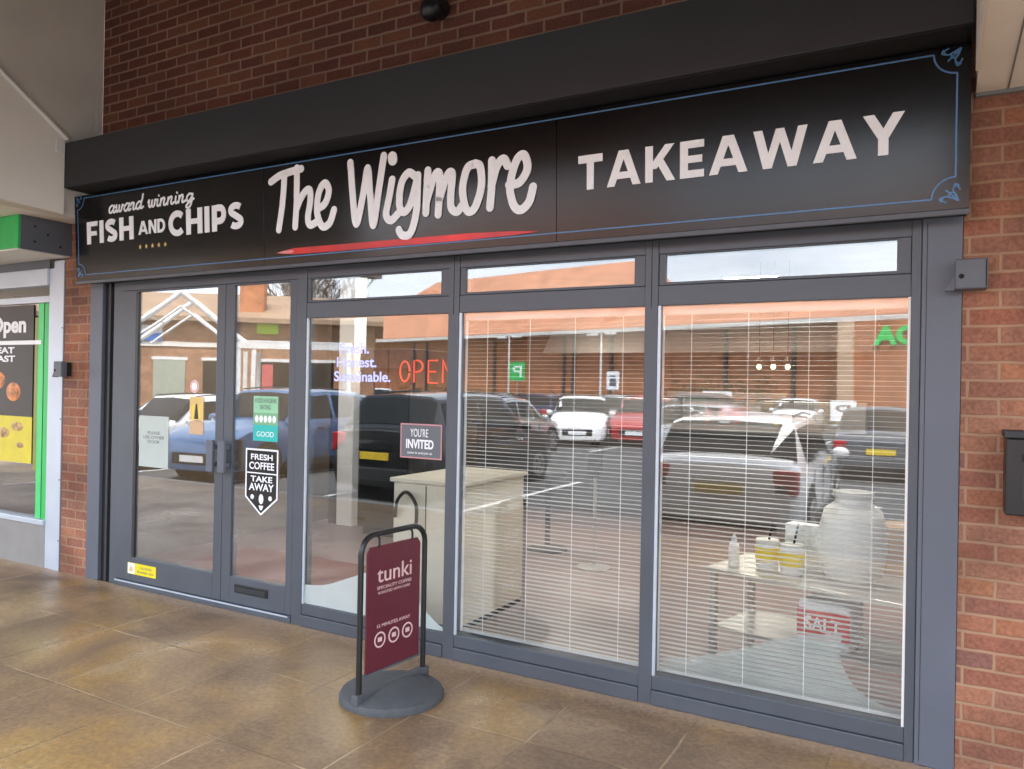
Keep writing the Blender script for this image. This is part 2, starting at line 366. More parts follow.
# paving: ochre-stained concrete flags
def paving():
    m, nt, b = newmat('stained_concrete_flags'); N = nt.nodes; L = nt.links
    tc = N.new('ShaderNodeTexCoord'); s = N.new('ShaderNodeSeparateXYZ'); L.new(tc.outputs['Object'], s.inputs[0])
    wn = N.new('ShaderNodeTexNoise'); wn.inputs['Scale'].default_value = 4; wn.inputs['Detail'].default_value = 4; L.new(tc.outputs['Object'], wn.inputs[0])
    wob = math_node(N, L, 'MULTIPLY', math_node(N, L, 'SUBTRACT', wn.outputs[0], .5), .022)
    u = math_node(N, L, 'DIVIDE', math_node(N, L, 'ADD', math_node(N, L, 'ADD', s.outputs[0], 1.585), wob), .6)
    v = math_node(N, L, 'DIVIDE', math_node(N, L, 'ADD', math_node(N, L, 'ADD', s.outputs[1], .005), wob), .685)
    fu = math_node(N, L, 'FRACT', u); fv = math_node(N, L, 'FRACT', v)
    du = math_node(N, L, 'MULTIPLY', math_node(N, L, 'MINIMUM', fu, math_node(N, L, 'SUBTRACT', 1.0, fu)), .6)
    dv = math_node(N, L, 'MULTIPLY', math_node(N, L, 'MINIMUM', fv, math_node(N, L, 'SUBTRACT', 1.0, fv)), .685)
    d = math_node(N, L, 'MINIMUM', du, dv)
    fn = N.new('ShaderNodeTexNoise'); fn.inputs['Scale'].default_value = 38; fn.inputs['Detail'].default_value = 8; fn.inputs['Roughness'].default_value = .65; L.new(tc.outputs['Object'], fn.inputs[0])
    d2 = math_node(N, L, 'ADD', d, math_node(N, L, 'MULTIPLY', math_node(N, L, 'SUBTRACT', fn.outputs[0], .5), .012))
    jm = N.new('ShaderNodeMapRange'); jm.inputs[1].default_value = .002; jm.inputs[2].default_value = .0075; L.new(d2, jm.inputs[0])
    # big stains
    big = N.new('ShaderNodeTexNoise'); big.inputs['Scale'].default_value = 1.25; big.inputs['Detail'].default_value = 9; big.inputs['Roughness'].default_value = .62; big.inputs['Distortion'].default_value = .5
    L.new(tc.outputs['Object'], big.inputs[0])
    cr = N.new('ShaderNodeValToRGB'); e = cr.color_ramp.elements; e.new(.45); e.new(.55); e.new(.66)
    for i, (p, c) in enumerate([(.30, (.19, .125, .085)), (.43, (.26, .165, .095)), (.50, (.31, .195, .10)), (.58, (.37, .222, .082)), (.70, (.46, .32, .18))]):
        e[i].position = p; e[i].color = c+(1,)
    L.new(big.outputs[0], cr.inputs[0])
    cb = N.new('ShaderNodeCombineXYZ'); L.new(math_node(N, L, 'FLOOR', u), cb.inputs[0]); L.new(math_node(N, L, 'FLOOR', v), cb.inputs[1])
    wh = N.new('ShaderNodeTexWhiteNoise'); wh.noise_dimensions = '2D'; L.new(cb.outputs[0], wh.inputs['Vector'])
    pr = N.new('ShaderNodeMapRange'); pr.inputs[3].default_value = .80; pr.inputs[4].default_value = 1.12; L.new(wh.outputs['Value'], pr.inputs[0])
    mu = N.new('ShaderNodeMixRGB'); mu.blend_type = 'MULTIPLY'; mu.inputs[0].default_value = 1; L.new(cr.outputs[0], mu.inputs[1]); L.new(pr.outputs[0], mu.inputs[2])
    fr = N.new('ShaderNodeValToRGB'); fr.color_ramp.elements[0].position = .3; fr.color_ramp.elements[1].position = .7
    fr.color_ramp.elements[0].color = (.66, .66, .66, 1); fr.color_ramp.elements[1].color = (1.26, 1.25, 1.22, 1); L.new(fn.outputs[0], fr.inputs[0])
    mf = N.new('ShaderNodeMixRGB'); mf.blend_type = 'MULTIPLY'; mf.inputs[0].default_value = 1.0; L.new(mu.outputs[0], mf.inputs[1]); L.new(fr.outputs[0], mf.inputs[2])
    # pale grit line along the shopfront and mottled joints (some clean, some filled with sand)
    jn = N.new('ShaderNodeTexNoise'); jn.inputs['Scale'].default_value = 1.9; L.new(tc.outputs['Object'], jn.inputs[0])
    jc = N.new('ShaderNodeValToRGB'); jc.color_ramp.elements[0].position = .42; jc.color_ramp.elements[1].position = .58
    jc.color_ramp.elements[0].color = (.19, .13, .07, 1); jc.color_ramp.elements[1].color = (.50, .37, .22, 1); L.new(jn.outputs[0], jc.inputs[0])
    jf = N.new('ShaderNodeMapRange'); jf.inputs[1].default_value = .36; jf.inputs[2].default_value = .52; jf.inputs[3].default_value = .35; jf.inputs[4].default_value = 1; L.new(wn.outputs[0], jf.inputs[0])
    jx = math_node(N, L, 'SUBTRACT', 1.0, math_node(N, L, 'MULTIPLY', math_node(N, L, 'SUBTRACT', 1.0, jm.outputs[0]), jf.outputs[0]))
    mj = N.new('ShaderNodeMixRGB'); L.new(jx, mj.inputs[0]); L.new(jc.outputs[0], mj.inputs[1]); L.new(mf.outputs[0], mj.inputs[2])
    gl = N.new('ShaderNodeMapRange'); gl.inputs[1].default_value = -.15; gl.inputs[2].default_value = -.0
    L.new(math_node(N, L, 'ADD', s.outputs[1], math_node(N, L, 'MULTIPLY', math_node(N, L, 'SUBTRACT', fn.outputs[0], .5), .22)), gl.inputs[0])
    mg = N.new('ShaderNodeMixRGB'); L.new(math_node(N, L, 'MULTIPLY', gl.outputs[0], .75), mg.inputs[0]); L.new(mj.outputs[0], mg.inputs[1]); mg.inputs[2].default_value = (.52, .37, .26, 1)
    # chewing gum and bird spots
    vo = N.new('ShaderNodeTexVoronoi'); vo.inputs['Scale'].default_value = 5.2; L.new(tc.outputs['Object'], vo.inputs[0])
    sp = N.new('ShaderNodeMapRange'); sp.inputs[1].default_value = .035; sp.inputs[2].default_value = .06; sp.inputs[3].default_value = .6; sp.inputs[4].default_value = 0
    L.new(math_node(N, L, 'ADD', vo.outputs['Distance'], math_node(N, L, 'MULTIPLY', math_node(N, L, 'SUBTRACT', fn.outputs[0], .5), .05)), sp.inputs[0])
    ms = N.new('ShaderNodeMixRGB'); L.new(sp.outputs[0], ms.inputs[0]); L.new(mg.outputs[0], ms.inputs[1]); ms.inputs[2].default_value = (.44, .36, .27, 1)
    L.new(ms.outputs[0], b.inputs['Base Color'])
    rr = N.new('ShaderNodeMapRange'); rr.inputs[1].default_value = .35; rr.inputs[2].default_value = .65; rr.inputs[3].default_value = .55; rr.inputs[4].default_value = .24
    L.new(big.outputs[0], rr.inputs[0]); L.new(rr.outputs[0], b.inputs['Roughness'])
    bp = N.new('ShaderNodeBump'); bp.inputs['Strength'].default_value = .5; bp.inputs['Distance'].default_value = .005
    L.new(math_node(N, L, 'ADD', jm.outputs[0], math_node(N, L, 'MULTIPLY', fn.outputs[0], .6)), bp.inputs['Height']); L.new(bp.outputs[0], b.inputs['Normal'])
    return m
M['paving'] = paving()
M['asphalt'] = mat('asphalt', (.075, .075, .075), .8, 0, .3, .7, .4, 120)
M['roadwhite'] = mat('road_paint', (.62, .62, .60), .7, 0, .15, 8)
M['kerb'] = mat('kerb_concrete', (.38, .36, .33), .8, 0, .15, 4)
M['tileroof'] = mat('orange_roof_tiles', (.50, .22, .12), .75, 0, .18, .8, .3, 5)
M['brownroof'] = mat('brown_roof_tiles', (.30, .20, .13), .8, 0, .2, 1.2, .3, 5)
M['leaf'] = mat('evergreen_leaves', (.055, .085, .022), .7, 0, .6, 3)
M['leafy'] = mat('yellowing_hedge_leaves', (.20, .16, .035), .7, 0, .5, 3)
M['bark'] = mat('bare_bark', (.13, .10, .075), .9)
M['floor'] = mat('purple_brown_floor', (.21, .145, .14), .38, 0, .12, 1.1)
M['mat'] = mat('brown_entrance_mat', (.17, .07, .055), .9, 0, .15, 30)
M['plaster'] = mat('shop_plaster_cream', (.34, .29, .25), .8, 0, .05, 2)
M['darkwall'] = mat('shop_wall_charcoal', (.08, .075, .075), .7, 0, .2, 1.4)
M['ceil'] = mat('ceiling_tile_white', (.62, .61, .58), .8, 0, .05, 3)
M['cream'] = mat('cream_laminate', (.62, .58, .48), .5, 0, .05, 3)
M['steel'] = mat('brushed_steel', (.50, .49, .47), .35, .8, .06, 20)
M['lamp'] = mat('lit_lamp', (.9, .9, .85), .5, emit=(1, .93, .82), es=9)
M['bulb'] = mat('lit_bulb', (.9, .8, .6), .5, emit=(1, .72, .38), es=3)
M['rubber'] = mat('moulded_rubber', (.075, .08, .088), .75, 0, .15, 20, .3, 200)
M['maroon'] = mat('maroon_print', (.12, .018, .032), .38, 0, .05, 3)
M['pinkink'] = mat('pale_pink_ink', (.72, .52, .50), .5)
M['yellow'] = mat('yellow_label', (.85, .68, .02), .45)
M['film'] = film_mat('frosted_film', (.66, .74, .73), .52)
M['tyre'] = mat('tyre_rubber', (.02, .02, .02), .85)
M['rim'] = mat('alloy_rim', (.45, .46, .48), .3, .8)
M['carglass'] = mat('tinted_car_glass', (.015, .018, .02), .12, 0, .1, 2, spec=.14)
M['tail'] = mat('red_tail_lens', (.45, .01, .015), .2)
M['head'] = mat('clear_head_lens', (.75, .78, .80), .15, .2)
M['plateY'] = mat('yellow_number_plate', (.80, .58, .04), .4)

# ================================================================== SETTING
PLAT = -4.25    # front kerb of the raised walkway
o = MB().box(-160, 120, -260, 60, -.5, -.17).build('ground', M['asphalt']); structure(o)
o = MB().box(-40, 30, PLAT, 0.0, -.3, 0).build('pavement', M['paving']); structure(o)
o = MB().box(-40, 30, PLAT-.14, PLAT-.002, -.3, .004).build('kerb', M['kerb'], bevel=.01); structure(o)
mk = MB()
for k in range(-12, 8):   # bay lines of the first row and of the rows beyond
    x = -.75+2.5*k
    for y0, y1 in ((-9.3, -4.9 if k < -1 else -9.2), (-20.4, -15.6), (-25.6, -20.8), (-33, -29.2)):
        mk.box(x-.05, x+.05, y0, y1, -.169, -.164)
mk.box(-32, 19, -20.65, -20.55, -.169, -.164)
structure(mk.build('bay_lines', M['roadwhite']))

# ---- shop walls
def wall(name, x0, x1, y0, y1, z0, z1, mt, label, cat='brick wall', **k):
    o = MB().box(x0, x1, y0, y1, z0, z1).build(name, mt, **k); return tag(o, label, cat)
wall('brick_wall', .090, 6, -.004, .3, 0, 5.08, M['brick'], 'red brown brick wall right of the shopfront, carrying the black letterbox')
wall('brick_wall', -5.82, .088, .0, .3, 2.36, 5.08, M['brickshade'], 'red brick wall with shade in its colour, above the charcoal shutter housing')
wall('brick_pilaster', -6.268, -5.925, -.004, .3, 0, 2.9, M['brick'], 'narrow brick pilaster between the two shopfronts', 'brick pilaster')
# neighbour bay above its sign
wall('wall_panel', -14, -5.93, .02, .3, 2.9, 5.08, M['soffit2'], 'plain pale wall above the green fascia of the next shop', 'wall')

# ---- canopy of the walkway
c = thing('walkway_canopy', 'beige canopy roof over the covered walkway, with a steep bulkhead at the left', 'canopy', (-5.82, 0, 2.84))
bk = MB()
bk.prism([(-.302, 2.84), (-3.5, 2.84), (-3.5, 3.85), (.0, 4.9), (.0, 3.372), (-.302, 3.372)], 'X', -5.97, -5.822)
bk.box(-5.97, -5.932, -.30, -.0, 2.845, 3.371)
bk.build('bulkhead', M['soffit'], c)
lp = MB().prism([(-.306, 2.83), (-3.2, 2.95), (-3.2, 3.8), (-1.5, 4.24), (-.306, 3.405)], 'X', -5.82, -5.806)
lp.build('lower_panel', M['soffit2'], c)
MB().tube([(-5.80, -.29, 3.40), (-5.80, -1.5, 4.26), (-5.80, -3.15, 3.82)], .016, 8).build('trim', M['whitepaint'], c)
MB().box(-5.90, -5.80, -.375, -.306, 3.285, 3.385).build('end_cap', M['whitepaint'], c, bevel=.004)
MB().box(.125, 8, -3.2, -.006, 2.845, 2.96).build('soffit', M['soffit2'], c)
sm = MB()
for k in range(8): sm.box(.235+k*.6, .241+k*.6, -3.2, -.006, 2.842, 2.8452)
sm.box(.125, 8, -.03, -.006, 2.83, 2.8452)
sm.build('board_joint', M['canopy'], c)
MB().prism([(-.35, 2.82), (-3.5, 2.82), (-3.5, 3.85), (-.35, 4.8)], 'X', .112, .124).build('bulkhead', M['soffit'], c)
MB().prism([(-3.5, 3.86), (.3, 5.0), (.3, 5.1), (-3.5, 3.96)], 'X', -5.97, .12).build('roof_deck', M['canopy'], c)  # unseen deck, pitched low to let sun reach the kerb
MB().box(-14, -5.98, -3.2, -.006, 2.845, 2.96).build('soffit', M['soffit2'], c)
MB().box(-14, -5.98, -3.36, -3.22, 2.90, 3.5).build('edge_beam', M['whitepaint'], c, bevel=.01)
MB().box(.13, 8, -3.36, -3.22, 2.90, 3.5).build('edge_beam', M['whitepaint'], c, bevel=.01)
MB().box(-5.98, .13, -3.64, -3.51, 3.42, 4.0).build('edge_beam', M['whitepaint'], c, bevel=.01)  # unseen beam, its height set to shade the upper part of the sign
MB().box(-14, -5.98, -3.36, .3, 3.51, 3.6).build('roof_deck', M['canopy'], c)
MB().box(.13, 8, -3.36, -.01, 3.51, 3.6).build('roof_deck', M['canopy'], c)
def column(x, label):
    t = thing('canopy_column', label, 'column', (x, -2.93, 0), group='white columns along the walkway edge')
    MB().box(x-.06, x+.06, -2.99, -2.87, 0, 2.84).build('shaft', M['whitepaint'], t, bevel=.008)
    MB().box(x-.12, x+.12, -3.05, -2.81, 0, .05).build('base_plate', M['greybox'], t, bevel=.005)
    MB().rod((x-.12, -2.93, 0.02), (x-.12, -2.93, 2.84), .04, n=14).build('downpipe', M['black'], t, smooth=True)
column(1.3, 'white canopy column at the walkway edge, right of the camera')
column(-11.5, 'white canopy column at the walkway edge before the green shop')
# ---- charcoal roller shutter housing over the sign
t = thing('shutter_housing', 'long charcoal roller shutter housing above the black shop sign', 'shutter box', (-2.9, 0, 3.02))
MB().box(-5.82, .108, -.302, -.002, 3.03, 3.37).build('casing', M['housing'], t, bevel=.004)
MB().box(-5.80, .09, -.29, -.03, 3.022, 3.029).build('underside_shade', M['void'], t)  # near-black sheet paints the shade below the casing
MB().box(-5.90, .10, -.098, -.005, 2.34, 3.021).build('backing', M['void'], t)
sc = MB(); sc.box(.0, .075, -.306, -.3022, 3.19, 3.24); sc.build('notch', M['void'], t)
sc = MB(); sc.ball((.05, -.310, 3.205), .016); sc.build('bolt_head', M['steel'], t, smooth=True)
dl = MB(); random.seed(3)
pz = MB()
for k in range(46):
    x = -5.7+random.random()*5.0; pz.ball((x, -.004-random.random()*.02, 3.374), .004+.008*random.random(), 2.2, 1, .6, 6)
pz.build('mortar_crumb', M['kerb'], t)['kind'] = 'stuff'

# dome camera on the upper wall
t = thing('dome_camera', 'small black dome camera high on the upper brick wall', 'security camera', (-2.57, 0, 3.70))
MB().rod((-2.59, -.0, 3.80), (-2.59, -.10, 3.80), .06, n=20).build('mount', M['black'], t, smooth=True)
MB().ball((-2.59, -.11, 3.755), .066, 1, 1, 1, 18).build('dome', M['black'], t, smooth=True)

# ================================================================== SHOP SIGN
t = thing('shop_sign', 'long black fascia sign with white lettering and a blue line border', 'sign', (-2.9, -.106, 2.35))
t.rotation_euler = (R(2.5), 0, 0)   # the sign leans a little forward at the top
YS = -.124+.0
for x0, x1 in ((-5.925, -3.874), (-3.871, -1.753), (-1.750, .105)):
    MB().box(x0, x1, YS, -.108, 2.35, 3.008).build('sign_panel', M['sign'], t, bevel=.001)
MB().box(-5.93, .107, -.128, -.108, 2.325, 2.3495).build('lower_edge', M['frame'], t, bevel=.003)
yb = YS-.0025
bl = MB(); bw = .0065; x0, x1, z0, z1 = -5.885, .055, 2.395, 2.985; rr = .085
bl.box(x0+rr, x1-rr, yb, YS-.0003, z1-bw/2, z1+bw/2); bl.box(x0+rr, x1-rr, yb, YS-.0003, z0-bw/2, z0+bw/2)
bl.box(x0-bw/2, x0+bw/2, yb, YS-.0003, z0+rr, z1-rr); bl.box(x1-bw/2, x1+bw/2, yb, YS-.0003, z0+rr, z1-rr)
for cx, cz, a0 in ((x0, z0, 0), (x1, z0, 90), (x1, z1, 180), (x0, z1, 270)):
    bl.ribbon(arc(cx, cz, rr, rr, a0, a0+90, 10), bw, yb-.0004, .002, cap=False)
bl.build('border_line', M['blue'], t)
kk = 0
for cx, cz, sx, sz in ((x0, z0, 1, 1), (x1, z0, -1, 1), (x1, z1, -1, -1), (x0, z1, 1, -1)):
    fl = MB()
    def cp(u, v): return (cx+sx*(u-.012), cz+sz*(v-.012))
    for pts in ([(.0, .0), (.02, .045), (.005, .06), (-.005, .045)], [(.0, .0), (.045, .02), (.06, .005), (.045, -.005)],
                [(0, 0), (.03, .03), (.045, .045)], [(.0, .0), (.012, .03), (.03, .034), (.034, .018), (.02, .012)], [(0, .062), (.012, .068), (.018, .055)], [(.062, 0), (.068, .012), (.055, .018)]):
        kk += 1; fl.ribbon(spline([cp(*p) for p in pts], 5), .006, yb-.0003*(kk % 4), .002)
    fl.build('corner_scroll', M['blue'], t)
Wg = {'T1': [(-3.8, 2.887), (-3.722, 2.917), (-3.633, 2.931), (-3.532, 2.939)],
'T2': [(-3.679, 2.919), (-3.693, 2.773), (-3.734, 2.573)],
'h1': [(-3.57, 2.948), (-3.575, 2.761), (-3.591, 2.58)],
'h2': [(-3.581, 2.687), (-3.521, 2.778), (-3.467, 2.802), (-3.46, 2.731), (-3.482, 2.622), (-3.461, 2.58), (-3.408, 2.597)],
'e1': [(-3.4, 2.674), (-3.338, 2.704), (-3.306, 2.774), (-3.336, 2.828), (-3.388, 2.775), (-3.404, 2.652), (-3.363, 2.564), (-3.304, 2.579), (-3.265, 2.657)],
'W': [(-3.132, 2.927), (-3.118, 2.75), (-3.091, 2.556), (-3.036, 2.724), (-2.999, 2.879), (-2.982, 2.718), (-2.96, 2.537), (-2.916, 2.747), (-2.876, 2.937)],
'id': [(-2.815, 2.922), (-2.811, 2.905)],
'i': [(-2.817, 2.791), (-2.84, 2.686), (-2.864, 2.593), (-2.828, 2.554), (-2.769, 2.593)],
'g': [(-2.647, 2.789), (-2.698, 2.817), (-2.748, 2.763), (-2.766, 2.645), (-2.735, 2.594), (-2.686, 2.637), (-2.631, 2.787)],
'g2': [(-2.631, 2.795), (-2.643, 2.599), (-2.686, 2.47), (-2.745, 2.461), (-2.771, 2.494)],
'm': [(-2.561, 2.813), (-2.571, 2.693), (-2.577, 2.575)],
'm2': [(-2.57, 2.642), (-2.52, 2.771), (-2.484, 2.79), (-2.482, 2.7), (-2.493, 2.558)],
'm3': [(-2.485, 2.64), (-2.432, 2.767), (-2.396, 2.777), (-2.406, 2.659), (-2.404, 2.589), (-2.364, 2.562), (-2.322, 2.604)],
'o': [(-2.243, 2.814), (-2.296, 2.794), (-2.328, 2.683), (-2.302, 2.566), (-2.249, 2.571), (-2.206, 2.686), (-2.212, 2.791), (-2.243, 2.814)],
'r': [(-2.138, 2.817), (-2.139, 2.695), (-2.151, 2.565)],
'r2': [(-2.142, 2.679), (-2.104, 2.787), (-2.064, 2.817), (-2.041, 2.779)],
'e2': [(-2.032, 2.674), (-1.966, 2.682), (-1.919, 2.749), (-1.942, 2.824), (-1.991, 2.789), (-2.025, 2.667), (-2.005, 2.567), (-1.961, 2.534), (-1.909, 2.573), (-1.886, 2.648)]}
wm = MB()
for i, (k, p) in enumerate(Wg.items()):
    wm.brush(spline(p, 6), .047 if k not in ('id',) else .066, YS-.006, .0045, i*3)
wm.build('brush_lettering', M['white'], t)
sw = [(-3.762, 2.425), (-3.608, 2.446), (-3.36, 2.444), (-2.791, 2.440), (-2.284, 2.436), (-2.005, 2.425), (-1.854, 2.412), (-2.005, 2.404), (-2.283, 2.400), (-2.79, 2.402), (-3.359, 2.404), (-3.606, 2.408)]
MB().plate(sw, YS-.005, .004).build('swoosh', M['red'], t)
MB().plate([(-3.75, 2.425), (-3.70, 2.434), (-3.62, 2.436), (-3.60, 2.425), (-3.63, 2.414), (-3.70, 2.417)], YS-.0065, .001).build('swoosh_glint', M['redpale'], t)
capitals('TAKEAWAY', -1.625, -.135, 2.60, 2.775, YS-.005, 'capital_lettering', M['white'], t, gap=.14, w=.225)
capitals('FISH', -5.768, -5.205, 2.625, 2.795, YS-.005, 'capital_lettering', M['white'], t, gap=.13, w=.23)
capitals('AND', -5.150, -4.850, 2.650, 2.748, YS-.005, 'capital_lettering', M['white'], t, gap=.10, w=.21)
capitals('CHIPS', -4.815, -4.060, 2.610, 2.788, YS-.005, 'capital_lettering', M['white'], t, gap=.12, w=.23)
for k in range(5):
    cx = -5.135+k*.070; cz = 2.562
    MB().plate([(cx+(.019 if j % 2 == 0 else .008)*math.sin(j*math.pi/5), cz+(.019 if j % 2 == 0 else .008)*math.cos(j*math.pi/5)) for j in range(10)], YS-.003, .002).build('gold_star', M['gold'], t)
# small script "award winning"
G_ = {'a': (.62, [[(.5, .5), (.3, .56), (.1, .35), (.12, .08), (.3, .04), (.48, .3), (.52, .55)], [(.52, .52), (.48, .12), (.56, .02), (.7, .12)]]),
      'w': (.78, [[(.05, .4), (.14, .54), (.14, .2), (.22, .03), (.36, .15), (.40, .5), (.40, .2), (.48, .03), (.62, .15), (.66, .5), (.8, .45)]]),
      'r': (.48, [[(.02, .35), (.14, .56), (.20, .5), (.32, .52), (.28, .2), (.34, .03), (.52, .14)]]),
      'd': (.66, [[(.5, .5), (.3, .56), (.1, .35), (.12, .08), (.3, .04), (.48, .3)], [(.62, 1.05), (.50, .4), (.52, .04), (.7, .14)]]),
      'i': (.30, [[(.1, .5), (.08, .14), (.16, .02), (.34, .14)], [(.16, .78), (.17, .76)]]),
      'n': (.62, [[(.08, .52), (.06, .04)], [(.07, .3), (.24, .54), (.38, .5), (.34, .15), (.42, .02), (.62, .14)]]),
      'g': (.62, [[(.5, .5), (.3, .56), (.1, .35), (.14, .08), (.32, .06), (.5, .35)], [(.54, .52), (.48, -.2), (.28, -.42), (.1, -.3), (.3, -.05), (.66, .18)]])}
aw = MB(); xx = 0; W_ = sum(G_[c_][0] if c_ != ' ' else .4 for c_ in 'award winning'); ax0, ax1 = -5.50, -4.55; sx = (ax1-ax0)/W_; sz = .098; kk = 0
for c_ in 'award winning':
    if c_ == ' ': xx += .4; aw.build('script_lettering', M['white'], t); aw = MB(); continue
    for p in G_[c_][1]:
        kk += 1; aw.brush(spline([(ax0+(xx+u+.12*v)*sx, 2.838+v*sz) for u, v in p], 4), .0155, YS-.005, .003, kk*2)
    xx += G_[c_][0]
aw.build('script_lettering', M['white'], t)

# ================================================================== SHOPFRONT
t = thing('shopfront', 'anthracite aluminium shopfront with a door pair, three tall windows and transom lights', 'shopfront', (-2.8, 0, 0))
def bars(name, lst, mt='frame', bevel=.003, par=None):
    b = MB()
    for q in lst: b.box(*q)
    return b.build(name, M[mt], par if par is not None else t, bevel=bevel)
MB().box(-5.923, -5.765, -.008, .10, 0, 2.36).build('side_post', M['pier'], t, bevel=.004)
MB().box(-.062, .088, -.012, .10, 0, 2.36).build('side_post', M['pier'], t, bevel=.004)
MB().box(-.0445, -.0425, -.0135, -.0122, 0.02, 2.32).build('post_seam', M['void'], t)
MB().box(-5.765, -5.70, .02, .09, 0, 2.34).build('shutter_guide', M['void'], t)
MB().box(-5.70, -5.672, .0, .09, 0, 2.34).build('shutter_guide_lip', M['housing'], t, bevel=.002)
MB().box(-5.672, -5.64, .02, .09, 0, 2.34).build('guide_slot', M['void'], t)
MB().box(-5.64, -5.54, .006, .09, 0, 2.34).build('outer_jamb', M['frame'], t, bevel=.003)
for x0, x1 in ((-5.54, -3.70), (-3.612, -2.502), (-2.427, -1.305), (-1.236, -.102)): MB().box(x0, x1, .0, .09, 2.27, 2.345).build('head_rail', M['frame'], t, bevel=.003)
MB().box(-5.54, -.064, -.112, -.002, 2.346, 2.36).build('sign_soffit_shade', M['void'], t)  # near-black strip paints the shade between sign and door frame
# window mullions
for x0, x1 in ((-3.700, -3.612), (-2.502, -2.427), (-1.305, -1.236), (-.102, -.0635)):
    MB().box(x0, x1, -.004, .09, .0, 2.345).build('mullion', M['frame'], t, bevel=.003)
for x in (-2.4645, -1.2705):
    MB().box(x-.0015, x+.0015, -.0055, -.0042, 2.0, 2.34).build('mullion_seam', M['void'], t)
for x0, x1 in ((-3.612, -2.502), (-2.427, -1.305), (-1.236, -.102)):
    MB().box(x0, x1, .0, .09, 2.009, 2.11).build('transom_bar', M['frame'], t, bevel=.003)
    MB().box(x0, x1, .0, .09, .075, .144).build('bottom_rail', M['frame'], t, bevel=.003)
    MB().box(x0, x1, -.012, .09, .0, .073).build('sill', M['frame'], t, bevel=.004)
# transom lights: each its own sash
for (x0, x1, a, b) in ((-3.612, -2.502, -3.588, -2.56), (-2.427, -1.305, -2.39, -1.366), (-1.236, -.102, -1.2, -.16)):
    z0, z1 = 2.112, 2.269
    s = bars('transom_window', [(x0+.002, a, .003, .08, z0, z1), (b, x1-.002, .003, .08, z0, z1), (a, b, .003, .08, z0, 2.126), (a, b, .003, .08, 2.262, z1)], 'frame', .002)
    MB().box(a, b, .014, .018, 2.126, 2.262).build('pane', M['glass'], s)
for i, (x0, x1) in enumerate(((-3.612, -2.502), (-2.427, -1.305), (-1.236, -.102))):
    w_ = MB().box(x0, x1, .015, .021, .144, 2.009).build('window_pane', M['glass'], t)
    MB().box(x0, x0+.015, .001, .0135, .144, 2.009).build('reveal_strip', M['alu'], w_, bevel=.001)  # pale strips stand in for light caught by the frame reveals
    if i == 2: MB().box(x1-.011, x1, .001, .0135, .144, 2.009).build('reveal_strip', M['whitepaint'], w_, bevel=.001)
# doors
def door(x0, x1, g0, g1, hx, narrow):
    d = bars('door', [(x0, g0, 0, .06, .05, 2.268), (g1, x1, 0, .06, .05, 2.268), (g0, g1, 0, .06, .05, .231), (g0, g1, 0, .06, 2.254, 2.268)], 'frame', .003)
    MB().box(g0, g1, .012, .018, .231, 2.254).build('door_pane', M['doorglass'], d)
    h = MB(); h.box(hx-.033, hx+.033, -.075, -.050, .955, 1.175); h.build('pull_handle', M['pier'], d, bevel=.004)
    for z in (.99, 1.11): MB().box(hx-.012, hx+.012, -.052, -.001, z, z+.03).build('handle_bracket', M['pier'], d)
    return d
d1 = door(-5.538, -4.379, -5.363, -4.462, -4.430, False)
d2 = door(-4.375, -3.704, -4.287, -3.761, -4.315, True)
MB().box(-4.377, -4.3765, .004, .05, .05, 2.268).build('door_gap', M['void'], t)
MB().box(-4.235, -3.915, -.006, -.001, .128, .188).build('letter_plate', M['black'], d2, bevel=.003)
MB().box(-4.215, -3.935, -.009, -.0065, .138, .172).build('letter_flap', M['housing'], d2, bevel=.001)
MB().box(-5.363, -5.335, .001, .0115, .231, 2.254).build('reveal_strip', M['black'], d1)
MB().box(-5.54, -3.70, -.012, .09, 0, .048).build('threshold', M['frame'], t, bevel=.003)
MB().box(-5.54, -3.72, -.017, -.0125, .036, .046).build('threshold_strip', M['alu'], t)

# ---- venetian blinds
def blind(x0, x1, label):
    y = .085
    b = thing('venetian_blind', label, 'blind', ((x0+x1)/2, y, 2.0), group='venetian blinds behind the windows')
    MB().box(x0, x1, y-.022, y+.022, 1.968, 2.008).build('headrail', M['blind'], b, bevel=.002)
    s = MB(); z = .185; k = 0
    while z < 1.96:
        tl = .0004+.0005*math.sin(k*1.7)+.0004*math.sin(k*.61)
        s.bm.verts.ensure_lookup_table()
        pr = [(y-.0120, z-.0012-tl), (y-.006, z-.0004-tl/2), (y, z+.0001), (y+.006, z-.0004+tl/2), (y+.0120, z-.0012+tl), (y+.0120, z-.0018+tl), (y, z-.0006), (y-.0120, z-.0018-tl)]
        s.prism(pr, 'X', x0+.004, x1-.004); z += .0228; k += 1
    s.build('slats', M['blind'], b)
    MB().box(x0+.002, x1-.002, y-.013, y+.013, .148, .166).build('bottom_rail', M['blind'], b, bevel=.002)
    for f in (.13, .38, .63, .88):
        x = x0+(x1-x0)*f
        MB().box(x-.0016, x+.0016, y-.0150, y-.0138, .16, 1.97).build('ladder_cord', M['white'], b)
    for x in (x0-.004, x1-.001):
        MB().box(x, x+.005, y-.02, y+.0, .15, 2.0).build('side_channel', M['white'], b)
    return b
blind(-2.418, -1.313, 'white venetian blind behind the middle window, in front of the empty floor')
blind(-1.226, -.112, 'white venetian blind behind the right hand window, in front of the steel table')

